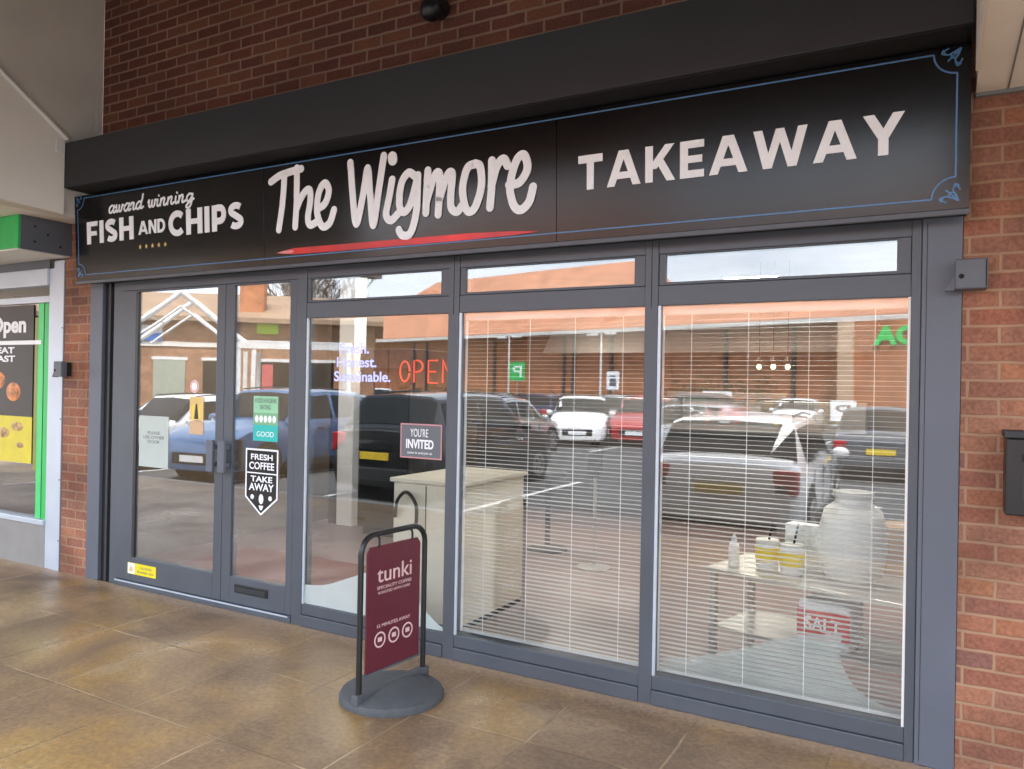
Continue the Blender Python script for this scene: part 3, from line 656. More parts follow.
# ================================================================== SHOP INTERIOR
structure(MB().box(-6.2, 3.0, .092, 8.0, -.1, -.002).build('shop_floor', M['floor']))
structure(MB().box(-6.2, 3.0, .3, 8.0, 2.92, 3.0).build('shop_ceiling', M['ceil']))
structure(MB().box(-6.2, 3.0, 8.0, 8.1, 0, 3.0).build('shop_back_wall', M['plaster']))
structure(MB().box(-6.3, -6.2, .3, 8.0, 0, 3.0).build('shop_side_wall', mat('shop_wall_tan', (.12, .09, .06), .7, 0, .15, 1.2)))
structure(MB().box(3.0, 3.1, .3, 8.0, 0, 3.0).build('shop_side_wall', M['plaster']))
q = thing('shop_column', 'pale square column inside the shop, left of the slogan in the window', 'column', (-5.75, 2.96, 0))
MB().box(-5.87, -5.65, 2.86, 3.06, 0, 2.918).build('shaft', M['white'], q, bevel=.005)
MB().box(-6.02, -5.872, 2.9, 3.04, 0, 2.918).build('dark_strip', M['black'], q)  # black strip left of the pale shaft
tag(MB().box(-5.7, -3.3, .12, 1.5, -.001, .008).build('entrance_mat', M['mat']), 'brown entrance mat on the floor inside the glass doors', 'door mat')
for i, (x, y) in enumerate(((-4.6, 3.0), (-1.6, 3.2), (-1.9, 5.6), (1.0, 3.6), (-4.4, 6.0), (.9, 6.2), (-5.0, 1.6), (-.6, 1.1))):  # last two panels are added to brighten the doorway and the table
    q = thing('ceiling_light', ['square lit ceiling panel over the dark fridge', 'square lit ceiling panel behind the middle window', 'square lit ceiling panel deep behind the middle window', 'square lit ceiling panel behind the right window', 'square lit ceiling panel at the back left of the shop', 'square lit ceiling panel at the back right of the shop', 'unseen square lit panel added to brighten the floor inside the doors', 'unseen square lit panel added to brighten the steel table'][i], 'ceiling light', (x, y, 2.9), group='lit ceiling panels of the shop')
    MB().box(x-.32, x+.32, y-.32, y+.32, 2.895, 2.919).build('frame', M['whitepaint'], q)
    MB().box(x-.29, x+.29, y-.29, y+.29, 2.888, 2.8945).build('diffuser', M['lamp'], q)
for i, (x, y) in enumerate(((-1.60, 4.4), (-1.46, 4.4), (-1.32, 4.4))):
    q = thing('pendant_lamp', ['left', 'middle', 'right'][i]+' one of three small warm pendant lamps hanging in the shop', 'pendant lamp', (x, y, 1.85), group='warm pendant lamps')
    MB().rod((x, y, 1.90), (x, y, 2.915), .003, n=6).build('cord', M['black'], q)
    MB().lathe([(.012, 1.86), (.03, 1.90), (.02, 1.93), (.008, 1.94)], (x, y, 0), 14).build('holder', M['black'], q)
    MB().ball((x, y, 1.835), .024, 1, 1, 1.15).build('bulb', M['bulb'], q, smooth=True)
# serving counter at the back
q = thing('serving_counter', 'long dark serving counter across the back of the shop', 'counter', (-3, 5.4, 0))
MB().box(-5.6, -.2, 5.4, 6.1, 0, 1.05).build('carcass', M['darkwall'], q, bevel=.01)
MB().box(-5.65, -.15, 5.34, 6.15, 1.052, 1.10).build('worktop', M['darkwall'], q, bevel=.006)
q = thing('fryer_range', 'stainless fryer range standing against the back wall of the shop', 'fryer range', (-3, 7.2, 0))
MB().box(-5.2, -.8, 6.9, 7.6, 0, 1.0).build('cabinet', M['steel'], q, bevel=.01)
MB().box(-5.2, -.8, 7.3, 7.6, 1.002, 1.45).build('splashback', M['steel'], q, bevel=.01)
for k in range(4):
    MB().box(-4.95+k*1.05, -4.15+k*1.05, 6.95, 7.25, 1.002, 1.03).build('pan_lid', M['housing'], q, bevel=.005)
    MB().box(-4.9+k*1.05, -4.2+k*1.05, 6.885, 6.898, .25, .85).build('door_panel', M['frame'], q, bevel=.003)
q = thing('extraction_hood', 'long steel extraction hood above the fryer range', 'hood', (-3, 7.4, 2.1))
MB().prism([(6.8, 2.1), (7.9, 2.1), (7.9, 2.75), (7.4, 2.75)], 'X', -5.3, -.7).build('canopy', M['steel'], q)
q = thing('heated_cabinet', 'glass fronted heated cabinet on the serving counter', 'display cabinet', (-2.2, 5.7, 1.10))
MB().box(-2.9, -1.5, 5.45, 6.0, 1.101, 1.16).build('base', M['steel'], q, bevel=.004)
MB().box(-2.9, -1.5, 5.45, 6.0, 1.50, 1.56).build('top', M['steel'], q, bevel=.004)
MB().box(-2.88, -1.52, 5.46, 5.47, 1.162, 1.498).build('glass_front', M['glass'], q)
MB().box(-2.9, -2.86, 5.9, 5.98, 1.162, 1.498).build('upright', M['steel'], q)
MB().box(-1.54, -1.5, 5.9, 5.98, 1.162, 1.498).build('upright', M['steel'], q)
M['card'] = mat('brown_cardboard', (.36, .24, .14), .85, 0, .1, 6)
for i, (x, y, z, h_) in enumerate(((.35, 3.4, 0, .35), (.33, 3.45, .352, .28), (-.35, 3.9, 0, .42))):
    q = thing('cardboard_box', ['lower cardboard box of the stack on the shop floor', 'upper cardboard box of the stack on the shop floor', 'single taller cardboard box beside the stack'][i], 'box', (x, y, z), R(8*i), 'cardboard boxes on the shop floor')
    MB().box(-.25, .25, -.2, .2, 0, h_).build('carton', M['card'], q, local=True, bevel=.004)
    MB().box(-.251, .251, -.025, .025, h_+.0005, h_+.002).build('tape', M['pinkink'], q, local=True)
# cream cabinet by the window
q = thing('waste_cabinet', 'cream cabinet with a black loop handle behind the window mullion', 'cabinet', (-2.9, .45, 0))
MB().box(-3.2, -2.66, .42, 1.28, .03, .93).build('body', M['cream'], q, bevel=.008)
MB().box(-3.22, -2.64, .40, 1.30, .932, .96).build('top', M['cream'], q, bevel=.006)
MB().box(-2.935, -2.929, .416, .4195, .05, .92).build('door_gap', M['housing'], q)
MB().tube(spline([(-3.17, .40, .70), (-3.12, .36, .82), (-3.04, .35, .88), (-2.97, .36, .80), (-2.98, .38, .66)], 6), .012, 8).build('loop_handle', M['black'], q, smooth=True)
MB().box(-3.2, -2.66, .44, 1.26, 0, .029).build('plinth', M['housing'], q)
# tall charcoal drinks fridge left of it
q = thing('drinks_fridge', 'tall dark drinks fridge standing behind the narrow door', 'fridge', (-5.0, 3.0, 0))
MB().box(-5.35, -4.65, 2.6, 3.3, .08, 1.95).build('cabinet', M['housing'], q, bevel=.01)
MB().box(-5.31, -4.69, 2.58, 2.598, .25, 1.75).build('glass_door', M['carglass'], q)
MB().box(-5.3, -4.7, 2.64, 3.26, 0, .079).build('plinth', M['black'], q)
for i, (x, y) in enumerate(((-3.75, 2.4), (-3.3, 3.0))):
    q = thing('bar_stool', ['dark bar stool seen through the window beside the doors', 'dark bar stool further inside, behind the cream cabinet'][i], 'bar stool', (x, y, 0), group='dark bar stools')
    MB().lathe([(.17, .70), (.185, .72), (.18, .76), (.0, .765)], (x, y, 0), 20).build('seat', M['black'], q, smooth=True)
    MB().rod((x, y, .03), (x, y, .70), .025).build('stem', M['housing'], q, smooth=True)
    MB().lathe([(.20, 0), (.20, .015), (.04, .04)], (x, y, 0), 20).build('foot', M['housing'], q, smooth=True)
# slim hand sanitiser stand
q = thing('sanitiser_stand', 'slim hand sanitiser stand with a dark dispenser seen through the middle blind', 'sanitiser stand', (-2.62, 2.55, 0))
x, y = -2.62, 2.55
MB().lathe([(.15, 0), (.15, .012), (.02, .022)], (x, y, 0)).build('base', M['steel'], q, smooth=True)
MB().rod((x, y, .02), (x, y, .86), .018).build('post', M['steel'], q, smooth=True)
MB().box(x-.055, x+.055, y-.06, y+.04, .80, 1.05).build('dispenser', M['black'], q, bevel=.01)
MB().ball((x, y-.01, 1.10), .04).build('pump_cap', M['black'], q, smooth=True)
# steel table with jars
q = thing('steel_table', 'low steel side table just behind the right hand window', 'table', (-.55, .60, 0), rz=R(-14))
MB().box(-.5, .62, -.27, .27, .595, .62).build('table_top', M['steel'], q, local=True, bevel=.004)
for sx_, sy_ in ((-.46, -.23), (-.46, .23), (.58, -.23), (.58, .23)):
    MB().box(sx_-.018, sx_+.018, sy_-.018, sy_+.018, 0, .594).build('leg', M['steel'], q, local=True, bevel=.003)
MB().box(-.46, .60, -.22, .22, .285, .30).build('shelf', M['steel'], q, local=True)
def tbl(u, v, z=.62):
    a = R(-14); return (-.55+u*math.cos(a)-v*math.sin(a), .60+u*math.sin(a)+v*math.cos(a), z)
M['jar'] = mat('milky_plastic', (.86, .88, .88), .3)
p = tbl(.17, .06)
q = thing('plastic_barrel', 'large milky white plastic barrel on the steel table', 'barrel', p)
MB().lathe([(.115, 0), (.145, .03), (.165, .14), (.165, .26), (.14, .36), (.09, .40), (.088, .42)], (0, 0, 0), 32).build('barrel_body', M['jar'], q, local=True, smooth=True)
MB().lathe([(.095, .421), (.10, .425), (.10, .455), (.03, .46)], (0, 0, 0), 24).build('lid', M['blind'], q, local=True, smooth=True)
p = tbl(-.40, -.12)
q = thing('squeeze_bottle', 'small white squeeze bottle at the left end of the steel table', 'bottle', p)
MB().lathe([(.028, 0), (.030, .01), (.030, .10), (.024, .125), (.012, .135)], (0, 0, 0), 18).build('bottle_body', M['white'], q, local=True, smooth=True)
MB().lathe([(.016, .136), (.015, .155), (.004, .175)], (0, 0, 0), 14).build('nozzle', M['white'], q, local=True, smooth=True)
for i, (u, v) in enumerate(((-.24, -.05), (-.09, -.08))):
    p = tbl(u, v)
    q = thing('condiment_tub', ['clear condiment tub with a yellow label beside the squeeze bottle', 'clear condiment tub with a yellow label beside the white barrel'][i], 'tub', p, group='condiment tubs on the steel table')
    MB().lathe([(.05, 0), (.058, .01), (.062, .15), (.060, .16)], (0, 0, 0), 24).build('tub_body', M['jar'], q, local=True, smooth=True)
    MB().lathe([(.0635, .05), (.0645, .12)], (0, 0, 0), 24).build('label_band', M['yellow'], q, local=True, smooth=True)
    MB().rod((.0, 0, .12), (.03, 0, .27), .006, n=8).build('ladle', M['black'], q, local=True)
p = tbl(-.06, .12)
q = thing('paper_stack', 'stack of white chip paper standing behind the condiment tubs', 'paper stack', p, rz=R(-14))
MB().box(-.14, .12, -.04, .06, 0, .24).build('paper', M['white'], q, local=True, bevel=.006)
p = tbl(.12, -.10, .301)
q = thing('salt_tub', 'white tub with a red band reading SALT on the shelf of the steel table', 'tub', p, rz=R(-14))
MB().box(-.13, .13, -.09, .12, 0, .23).build('tub_body', M['white'], q, local=True, bevel=.02)
MB().box(-.131, .131, -.0945, -.0905, .05, .19).build('red_band', M['red'], q, local=True)
text('SALT', -.09, .09, .085, .155, -.0955, 'lettering', M['white'], q, bold=.02, local=True)

# ================================================================== STICKERS AND NOTICES
def sticker(name, label, cat, pts, y, mt, t_=.001):
    return tag(MB().plate(pts, y, t_).build(name, mt), label, cat)
def rect(x0, x1, z0, z1): return [(x0, z0), (x1, z0), (x1, z1), (x0, z1)]
yg = .0115   # just proud of the door glass
# notice, hygiene poster, badge
q = thing('paper_notice', 'white paper notice taped low in the wide left door', 'notice', (-5.14, yg, .92))
MB().plate(rect(-5.31, -4.975, .93, 1.315), yg-.001, .001).build('sheet', film_mat('notice_paper', (.62, .70, .66), .35), q)
text('PLEASE\nUSE OTHER\nDOOR', -5.26, -5.02, 1.11, 1.20, yg-.0015, 'lettering', M['greybox'], q, t=.0006)
q = thing('warning_poster', 'narrow yellow warning sticker with a black figure in the wide left door', 'sticker', (-4.67, yg, 1.22))
MB().plate(rect(-4.745, -4.60, 1.30, 1.47), yg-.001, .001).build('upper_sheet', M['gold'], q)
MB().plate(rect(-4.745, -4.60, 1.20, 1.295), yg-.001, .001).build('lower_sheet', film_mat('peach_film', (.72, .5, .3), .2), q)
fg = MB(); fg.plate([(-4.695, 1.31), (-4.65, 1.31), (-4.665, 1.42), (-4.680, 1.42)], yg-.002, .0008); fg.build('figure', M['black'], q)
for a in (-4.715, -4.645): MB().plate(rect(a, a+.015, 1.31, 1.41), yg-.0022, .0008).build('bar', M['yellow'], q)
q = thing('disc_sticker', 'small round red and white disc above the yellow warning sticker', 'sticker', (-4.70, yg, 1.55))
MB().plate(arc(-4.70, 1.545, .045, .045, 0, 345, 23), yg-.001, .001).build('disc', M['white'], q)
MB().ribbon(arc(-4.70, 1.545, .036, .036, 0, 360, 24), .01, yg-.0018, .0006, cap=False).build('ring', M['redpale'], q)
q = thing('hygiene_poster', 'green and turquoise rating poster in the narrow right door', 'poster', (-3.98, yg, 1.19))
MB().plate(rect(-4.095, -3.865, 1.375, 1.49), yg-.001, .001).build('top_band', mat('pale_green_print', (.30, .62, .38), .5), q)
MB().plate(rect(-4.095, -3.865, 1.295, 1.374), yg-.001, .001).build('score_row', mat('mid_green_print', (.20, .45, .25), .5), q)
sc_ = MB()
for k in range(5): sc_.plate(arc(-4.062+k*.041, 1.335, .017, .025, 0, 340, 12), yg-.0018, .0006)
sc_.build('score_dot', M['white'], q)
MB().plate(rect(-4.095, -3.865, 1.185, 1.294), yg-.001, .001).build('base_band', mat('turquoise_print', (.02, .50, .46), .5), q)
text('FOOD HYGIENE\nRATING', -4.08, -3.88, 1.40, 1.475, yg-.0016, 'lettering', M['greybox'], q, t=.0006)
text('GOOD', -4.06, -3.90, 1.215, 1.25, yg-.0016, 'lettering', M['white'], q, t=.0006)
q = thing('coffee_badge', 'white outlined pentagon badge reading fresh coffee take away on the narrow door', 'sticker', (-4.01, yg, .68))
bx0, bx1 = -4.155, -3.860
bd = MB(); pth = [(bx0, .80), (bx0, 1.125), (bx1, 1.125), (bx1, .80), ((bx0+bx1)/2, .685), (bx0, .80)]
MB().plate(pth[:-1][::-1], yg-.0008, .0006).build('dark_field', film_mat('smoke_film', (.02, .02, .02), .35), q)
for k, (a, b) in enumerate(zip(pth, pth[1:])): bd.ribbon([a, b], .012, yg-.0016-.0002*(k % 2), .0007)
bd.ribbon([(bx0, .965), (bx1, .965)], .008, yg-.0021, .0007); bd.build('outline', M['white'], q)
text('FRESH', bx0+.045, bx1-.045, 1.055, 1.095, yg-.0018, 'lettering', M['white'], q, bold=.02, t=.0006)
text('COFFEE', bx0+.03, bx1-.03, .99, 1.04, yg-.0018, 'lettering', M['white'], q, bold=.02, t=.0006)
text('TAKE', bx0+.045, bx1-.045, .905, .945, yg-.0018, 'lettering', M['white'], q, bold=.02, t=.0006)
text('AWAY', bx0+.03, bx1-.03, .845, .895, yg-.0018, 'lettering', M['white'], q, bold=.02, t=.0006)
cu = MB(); cu.plate(arc(-4.0075, .79, .022, .034, 0, 340, 14), yg-.0016, .0006)
for sx_ in (-1, 1): cu.plate(arc(-4.0075+sx_*.085, .80, .017, .017, 0, 340, 10), yg-.0016, .0006)
cu.plate([(-4.03, .745), (-3.985, .745), (-4.0, .715), (-4.015, .715)], yg-.0016, .0006); cu.build('cup_emblem', M['white'], q)
q = thing('caution_label', 'yellow caution label at the foot of the wide left door', 'sticker', (-5.23, -.002, .10))
MB().plate(rect(-5.40, -5.07, .105, .19), -.0025, .0015).build('label_sheet', M['yellow'], q)
MB().plate(rect(-5.396, -5.315, .109, .186), -.0035, .0008).build('white_corner', M['white'], q)
MB().plate([(-5.385, .125), (-5.33, .125), (-5.3575, .175)], -.0045, .0008).build('triangle', M['gold'], q)
text('CAUTION\nAutomatic door', -5.29, -5.09, .122, .172, -.0028, 'lettering', M['greybox'], q, t=.0006)

# window lettering and sign in the window next to the doors
yw = .0140
M['lavglow'] = mat('lavender_vinyl_glow', (.50, .52, .90), .5, emit=(.42, .46, 1), es=.12)  # faint glow added to plain vinyl, which is no lamp
q = thing('window_slogan', 'lavender lettering reading Fresh Honest Sustainable in the window beside the doors', 'window lettering', (-3.17, yw, 1.6))
for s_, x0, x1, z0, z1 in (('Fresh.', -3.34, -3.10, 1.775, 1.845), ('Honest.', -3.36, -3.04, 1.69, 1.755), ('Sustainable.', -3.38, -2.93, 1.60, 1.665)):
    text(s_, x0, x1, z0, z1, yw, 'lettering', M['lavglow'], q, bold=.02, t=.0008)
M['neon'] = mat('red_led', (.8, .05, .03), .4, emit=(1, .10, .05), es=.14)
q = thing('open_sign', 'red lit OPEN sign hanging in the window beside the doors', 'lit sign', (-2.71, .05, 1.6))
yq = .06
def nb(pts): nm.tube([(a, yq, b) for a, b in pts], .0055, 6)
nm = MB()
X0 = -2.90; 
nb(arc(X0+.045, 1.668, .036, .062, 0, 350, 16))
nb([(X0+.115, 1.60), (X0+.115, 1.735)]+arc(X0+.14, 1.70, .038, .034, 90, -90, 8)+[(X0+.115, 1.666)])
nb([(X0+.285, 1.735), (X0+.22, 1.735), (X0+.22, 1.60), (X0+.285, 1.60)]); nb([(X0+.22, 1.668), (X0+.275, 1.668)])
nb([(X0+.325, 1.60), (X0+.325, 1.735), (X0+.395, 1.60), (X0+.395, 1.735)])
nm.build('letter_tube', M['neon'], q)
MB().rod((X0+.2, yq+.01, 1.735), (X0+.2, yq+.01, 2.0), .0025, n=6).build('hanging_wire', M['black'], q)
q = thing('invitation_sign', 'small grey square sign with a pink edge low in the window beside the doors', 'sign', (-2.69, yw, 1.14))
MB().plate(rect(-2.84, -2.545, 1.15, 1.35), yw, .0009).build('board', film_mat('grey_film', (.16, .17, .19), .2), q)
ed = MB()
for k, (a, b) in enumerate((((-2.84, 1.15), (-2.545, 1.15)), ((-2.545, 1.15), (-2.545, 1.35)), ((-2.545, 1.35), (-2.84, 1.35)), ((-2.84, 1.35), (-2.84, 1.15)))):
    ed.ribbon([a, b], .008, yw-.0008-.0002*(k % 2), .0006)
ed.build('edge', mat('dusky_pink_vinyl', (.55, .25, .27), .5), q)
text("YOU'RE", -2.77, -2.64, 1.275, 1.325, yw-.001, 'lettering', M['white'], q, t=.0006)
text('INVITED', -2.80, -2.60, 1.205, 1.26, yw-.001, 'lettering', M['white'], q, bold=.03, t=.0006)
text('come in and join us', -2.79, -2.61, 1.168, 1.188, yw-.001, 'lettering', M['white'], q, t=.0006)
# frosted wave film
q = thing('frosted_wave', 'frosted white wave film at the foot of the window beside the doors', 'window film', (-3.1, yw, .15))
c1 = spline([(-3.605, .265), (-3.42, .29), (-3.2, .37), (-3.0, .44), (-2.86, .44), (-2.76, .38), (-2.66, .27), (-2.56, .19), (-2.505, .165)], 6)
MB().plate([(-2.505, .146), (-3.598, .146)]+[(max(p.x, -3.598), p.y) for p in c1], yw, .0009).build('film', M['film'], q)
q = thing('frosted_wave', 'frosted white wave film with a round bite at the foot of the right hand window', 'window film', (-.67, .112, .15))
c2 = spline([(-1.222, .205), (-1.05, .24), (-.85, .31), (-.68, .385), (-.52, .44), (-.375, .47)], 6)+spline([(-.365, .46), (-.37, .36), (-.33, .27), (-.25, .20), (-.115, .165)], 6)
MB().plate([(-.115, .146), (-1.215, .146)]+[(p.x, p.y) for p in c2], .112, .0009).build('film', M['film'], q)

# ================================================================== WALL FITTINGS
def lockbox(x, z, label, wh=False):
    q = thing('lock_box', label, 'shutter lock box', (x, -.06, z), group='shutter lock boxes')
    MB().box(x-.058, x+.058, -.10, -.005 if not wh else -.056, z-.062, z+.062).build('case', M['greybox'], q, bevel=.006)
    MB().prism([(x-.095, z-.066), (x-.058, z-.066), (x-.058, z+.02), (x-.068, z-.02)], 'Y', -.09, -.06).build('bracket', M['frame'], q)
    MB().rod((x-.035, -.104, z-.01), (x-.035, -.0995, z-.01), .010, n=12).build('keyhole', M['void'], q)
    MB().box(x+.05, x+.054, -.101, -.02, z-.055, z+.055).build('lid_seam', M['void'], q)
lockbox(.118, 2.085, 'dark shutter lock box on the brick wall right of the shopfront')
q = lockbox(-6.195, 1.66, 'shutter lock box between the pale frame and the brick pilaster at the left', True)
q = thing('letterbox', 'black wall letterbox on the brick wall at the right edge', 'letterbox', (.42, -.06, 1.12))
MB().box(.245, .62, -.13, -.005, 1.115, 1.42).build('case', M['black'], q, bevel=.006)
MB().box(.238, .627, -.145, -.0, 1.421, 1.45).build('lid', M['housing'], q, bevel=.005)
MB().box(.30, .56, -.1345, -.1305, 1.33, 1.36).build('slot', M['void'], q)
MB().box(.30, .56, -.1325, -.1308, 1.18, 1.28).build('front_panel', M['housing'], q, bevel=.001)

# ================================================================== NEIGHBOUR SHOP (left)
t = thing('neighbour_shopfront', 'pale aluminium shopfront with bright green fascia at the far left', 'shopfront', (-7.5, 0, 0))
MB().box(-6.43, -6.29, -.005, .10, 0, 2.56).build('frame_post', M['alu'], t, bevel=.004)
MB().box(-6.289, -6.272, -.006, .05, 0, 2.54).build('post_flange', M['greybox'], t, bevel=.002)
MB().box(-6.50, -6.432, .0, .09, 0, 2.50).build('frame_post', M['alu'], t, bevel=.004)
rv = MB()
for z in (.25, .75, 1.25, 2.0): rv.ball((-6.30, -.006, z), .006)
rv.build('rivet', M['greybox'], t)
MB().box(-9.5, -6.502, -.02, .09, .355, .40).build('sill_rail', M['alu'], t, bevel=.004)
MB().box(-9.5, -6.502, .0, .06, .0, .354).build('stall_riser', mat('grey_laminate', (.26, .25, .24), .6), t)
MB().box(-9.5, -6.502, -.02, .09, 2.36, 2.50).build('head_rail', M['alu'], t, bevel=.004)
MB().box(-9.5, -6.502, .0, .08, 2.22, 2.275).build('transom_rail', M['alu'], t, bevel=.004)
MB().box(-9.5, -6.502, .03, .036, .40, 2.22).build('window_pane', M['glass'], t)
MB().box(-9.5, -6.502, .03, .036, 2.275, 2.36).build('window_pane', M['glass'], t)
MB().box(-9.5, -6.205, -.42, -.0, 2.585, 2.842).build('fascia', M['green'], t, bevel=.004)
MB().box(-9.5, -6.21, -.415, -.006, 2.574, 2.5835).build('fascia_underside', M['whitepaint'], t)
MB().box(-6.203, -6.19, -.405, .0, 2.58, 2.843).build('end_panel', M['greybox'], t, bevel=.002)
rv = MB()
for u, z in ((-.30, 2.77), (-.2, 2.72), (-.3, 2.65), (-.1, 2.64)): rv.rod((-6.191, u, z), (-6.186, u, z), .008)
rv.build('screw', M['void'], t)
MB().box(-9.5, -6.502, -.001, .015, 2.5, 2.62).build('fascia_infill', M['greybox'], t)
gv = thing('green_window_strip', 'tall bright green vinyl strips at the edge of the neighbouring window', 'window film', (-6.6, .02, .4))
MB().box(-6.60, -6.51, .024, .0285, .40, 2.218).build('wide_strip', M['green'], gv)
MB().box(-6.69, -6.615, .024, .0285, .40, 2.218).build('narrow_strip', mat('mid_green_film', (.05, .60, .16), .4), gv)
MB().box(-6.74, -6.692, .024, .0285, .8, 2.1).build('olive_strip', mat('olive_film', (.22, .25, .04), .4), gv)
pw = thing('window_poster', 'dark poster with white writing and burgers in the neighbouring window', 'poster', (-7.4, .02, 1.2))
MB().box(-9.0, -6.76, .022, .026, 1.25, 2.21).build('dark_sheet', mat('dark_print', (.035, .025, .02), .5), pw)
MB().box(-9.0, -6.76, .022, .026, .85, 1.249).build('yellow_sheet', mat('yellow_print', (.65, .55, .03), .5), pw)
text('Open', -7.42, -6.87, 1.93, 2.12, .0205, 'lettering', M['white'], pw, bold=.035)
MB().box(-7.6, -6.64, .0195, .0215, 1.87, 1.905).build('underline', M['white'], pw)
text('MEAT\nFEAST', -7.45, -7.03, 1.72, 1.85, .0205, 'lettering', M['white'], pw, bold=.03)
bg_ = MB()
for x, z, r_ in ((-7.05, 1.46, .11), (-7.28, 1.56, .10), (-7.5, 1.42, .12)):
    bg_.ball((x, .022, z), r_, 1, .05, .75, 16)
bg_.build('burger_picture', mat('burger_print', (.55, .20, .06), .5, 0, .6, 18), pw)
bg_ = MB()
for x, z, r_ in ((-6.98, 1.16, .08), (-7.2, 1.10, .09), (-6.93, 1.0, .05)):
    bg_.ball((x, .022, z), r_, 1.2, .05, .5, 14)
bg_.build('snack_picture', mat('snack_print', (.45, .28, .10), .5, 0, .7, 22), pw)
structure(MB().box(-12, -6.32, .1, 5, -.1, -.002).build('neighbour_floor', M['floor']))
structure(MB().box(-12, -6.32, 5, 5.1, 0, 2.9).build('neighbour_back_wall', M['darkwall']))
structure(MB().box(-12.1, -12.0, .1, 5, 0, 2.9).build('neighbour_side_wall', mat('neighbour_wall_brown', (.16, .12, .08), .7, 0, .2, 1.5)))
structure(MB().box(-12, -6.32, .1, 5, 2.8, 2.9).build('neighbour_ceiling', M['ceil']))

# ================================================================== SWING PAVEMENT SIGN
sgn = thing('pavement_sign', 'maroon swing pavement sign with black tube frame on a round rubber base', 'pavement sign', (-2.405, -.60, 0), rz=R(84))
# local x runs along the board (from the road side to the shop side), -y faces the camera side
hw = .232; Hh = .845
pts = [(-hw, 0, .03)]+[(-hw, 0, z) for z in (.3, .6, Hh-.09)]
pts += [(-hw+.09-.09*math.cos(R(a)), 0, Hh-.09+.09*math.sin(R(a))) for a in range(10, 91, 16)]
pts += [(hw-.09+.09*math.sin(R(a)), 0, Hh-.09+.09*math.cos(R(a))) for a in range(0, 91, 15)]
pts += [(hw, 0, z) for z in (.6, .3, .03)]
MB().tube(pts, .0145, 12).build('tube_frame', M['black'], sgn, local=True, smooth=True)
q_ = MB().prism([(-.192, .165), (.192, .165), (.192, .755), (.17, .785), (-.17, .785), (-.192, .755)], 'Y', -.006, .006).build('sign_board', M['maroon'], sgn, local=True, bevel=.002)
MB().box(-.196, .196, -.009, .009, .155, .1645).build('board_edge', M['greybox'], q_, local=True)
for x in (-.12, .12): MB().tube([(x, 0, .835), (x, -.012, .82), (x, -.012, .79), (x, 0, .775)], .006, 8).build('hook', M['black'], sgn, local=True)
text('tunki', -.125, .125, .60, .68, -.0065, 'lettering', M['pinkink'], q_, bold=.004, t=.0015, local=True)
text('SPECIALITY COFFEE', -.125, .125, .566, .582, -.0065, 'lettering', M['pinkink'], q_, t=.001, local=True)
text('ROASTED WITH CARE', -.115, .115, .542, .555, -.0065, 'lettering', M['pinkink'], q_, t=.001, local=True)
text('15 MINUTES AWAY', -.12, .12, .375, .392, -.0065, 'lettering', M['pinkink'], q_, t=.001, local=True)
ic = MB()
for k, x in enumerate((-.10, 0, .10)):
    ic.ribbon([(x+.036*math.cos(R(a)), .315+.036*math.sin(R(a))) for a in range(0, 361, 24)], .008, -.008, .0015, cap=False)
    ic.box(x-.014, x+.014, -.0082, -.0066, .305, .327)
ic.build('emblem', M['pinkink'], q_, local=True)
fp = MB(); n = 48; prof = [(.262, 0), (.265, .02), (.255, .038), (.235, .046)]
bm_ = fp.bm
fp.lathe(prof+[(.20, .058), (.10, .078), (.0, .082)], (0, 0, 0), n)
fp.build('rubber_base', M['rubber'], sgn, local=True, smooth=True)
gr_ = MB(); gr_.box(-.262, .262, -.022, .022, .03, .085); gr_.build('base_channel', M['rubber'], sgn, local=True, bevel=.006)

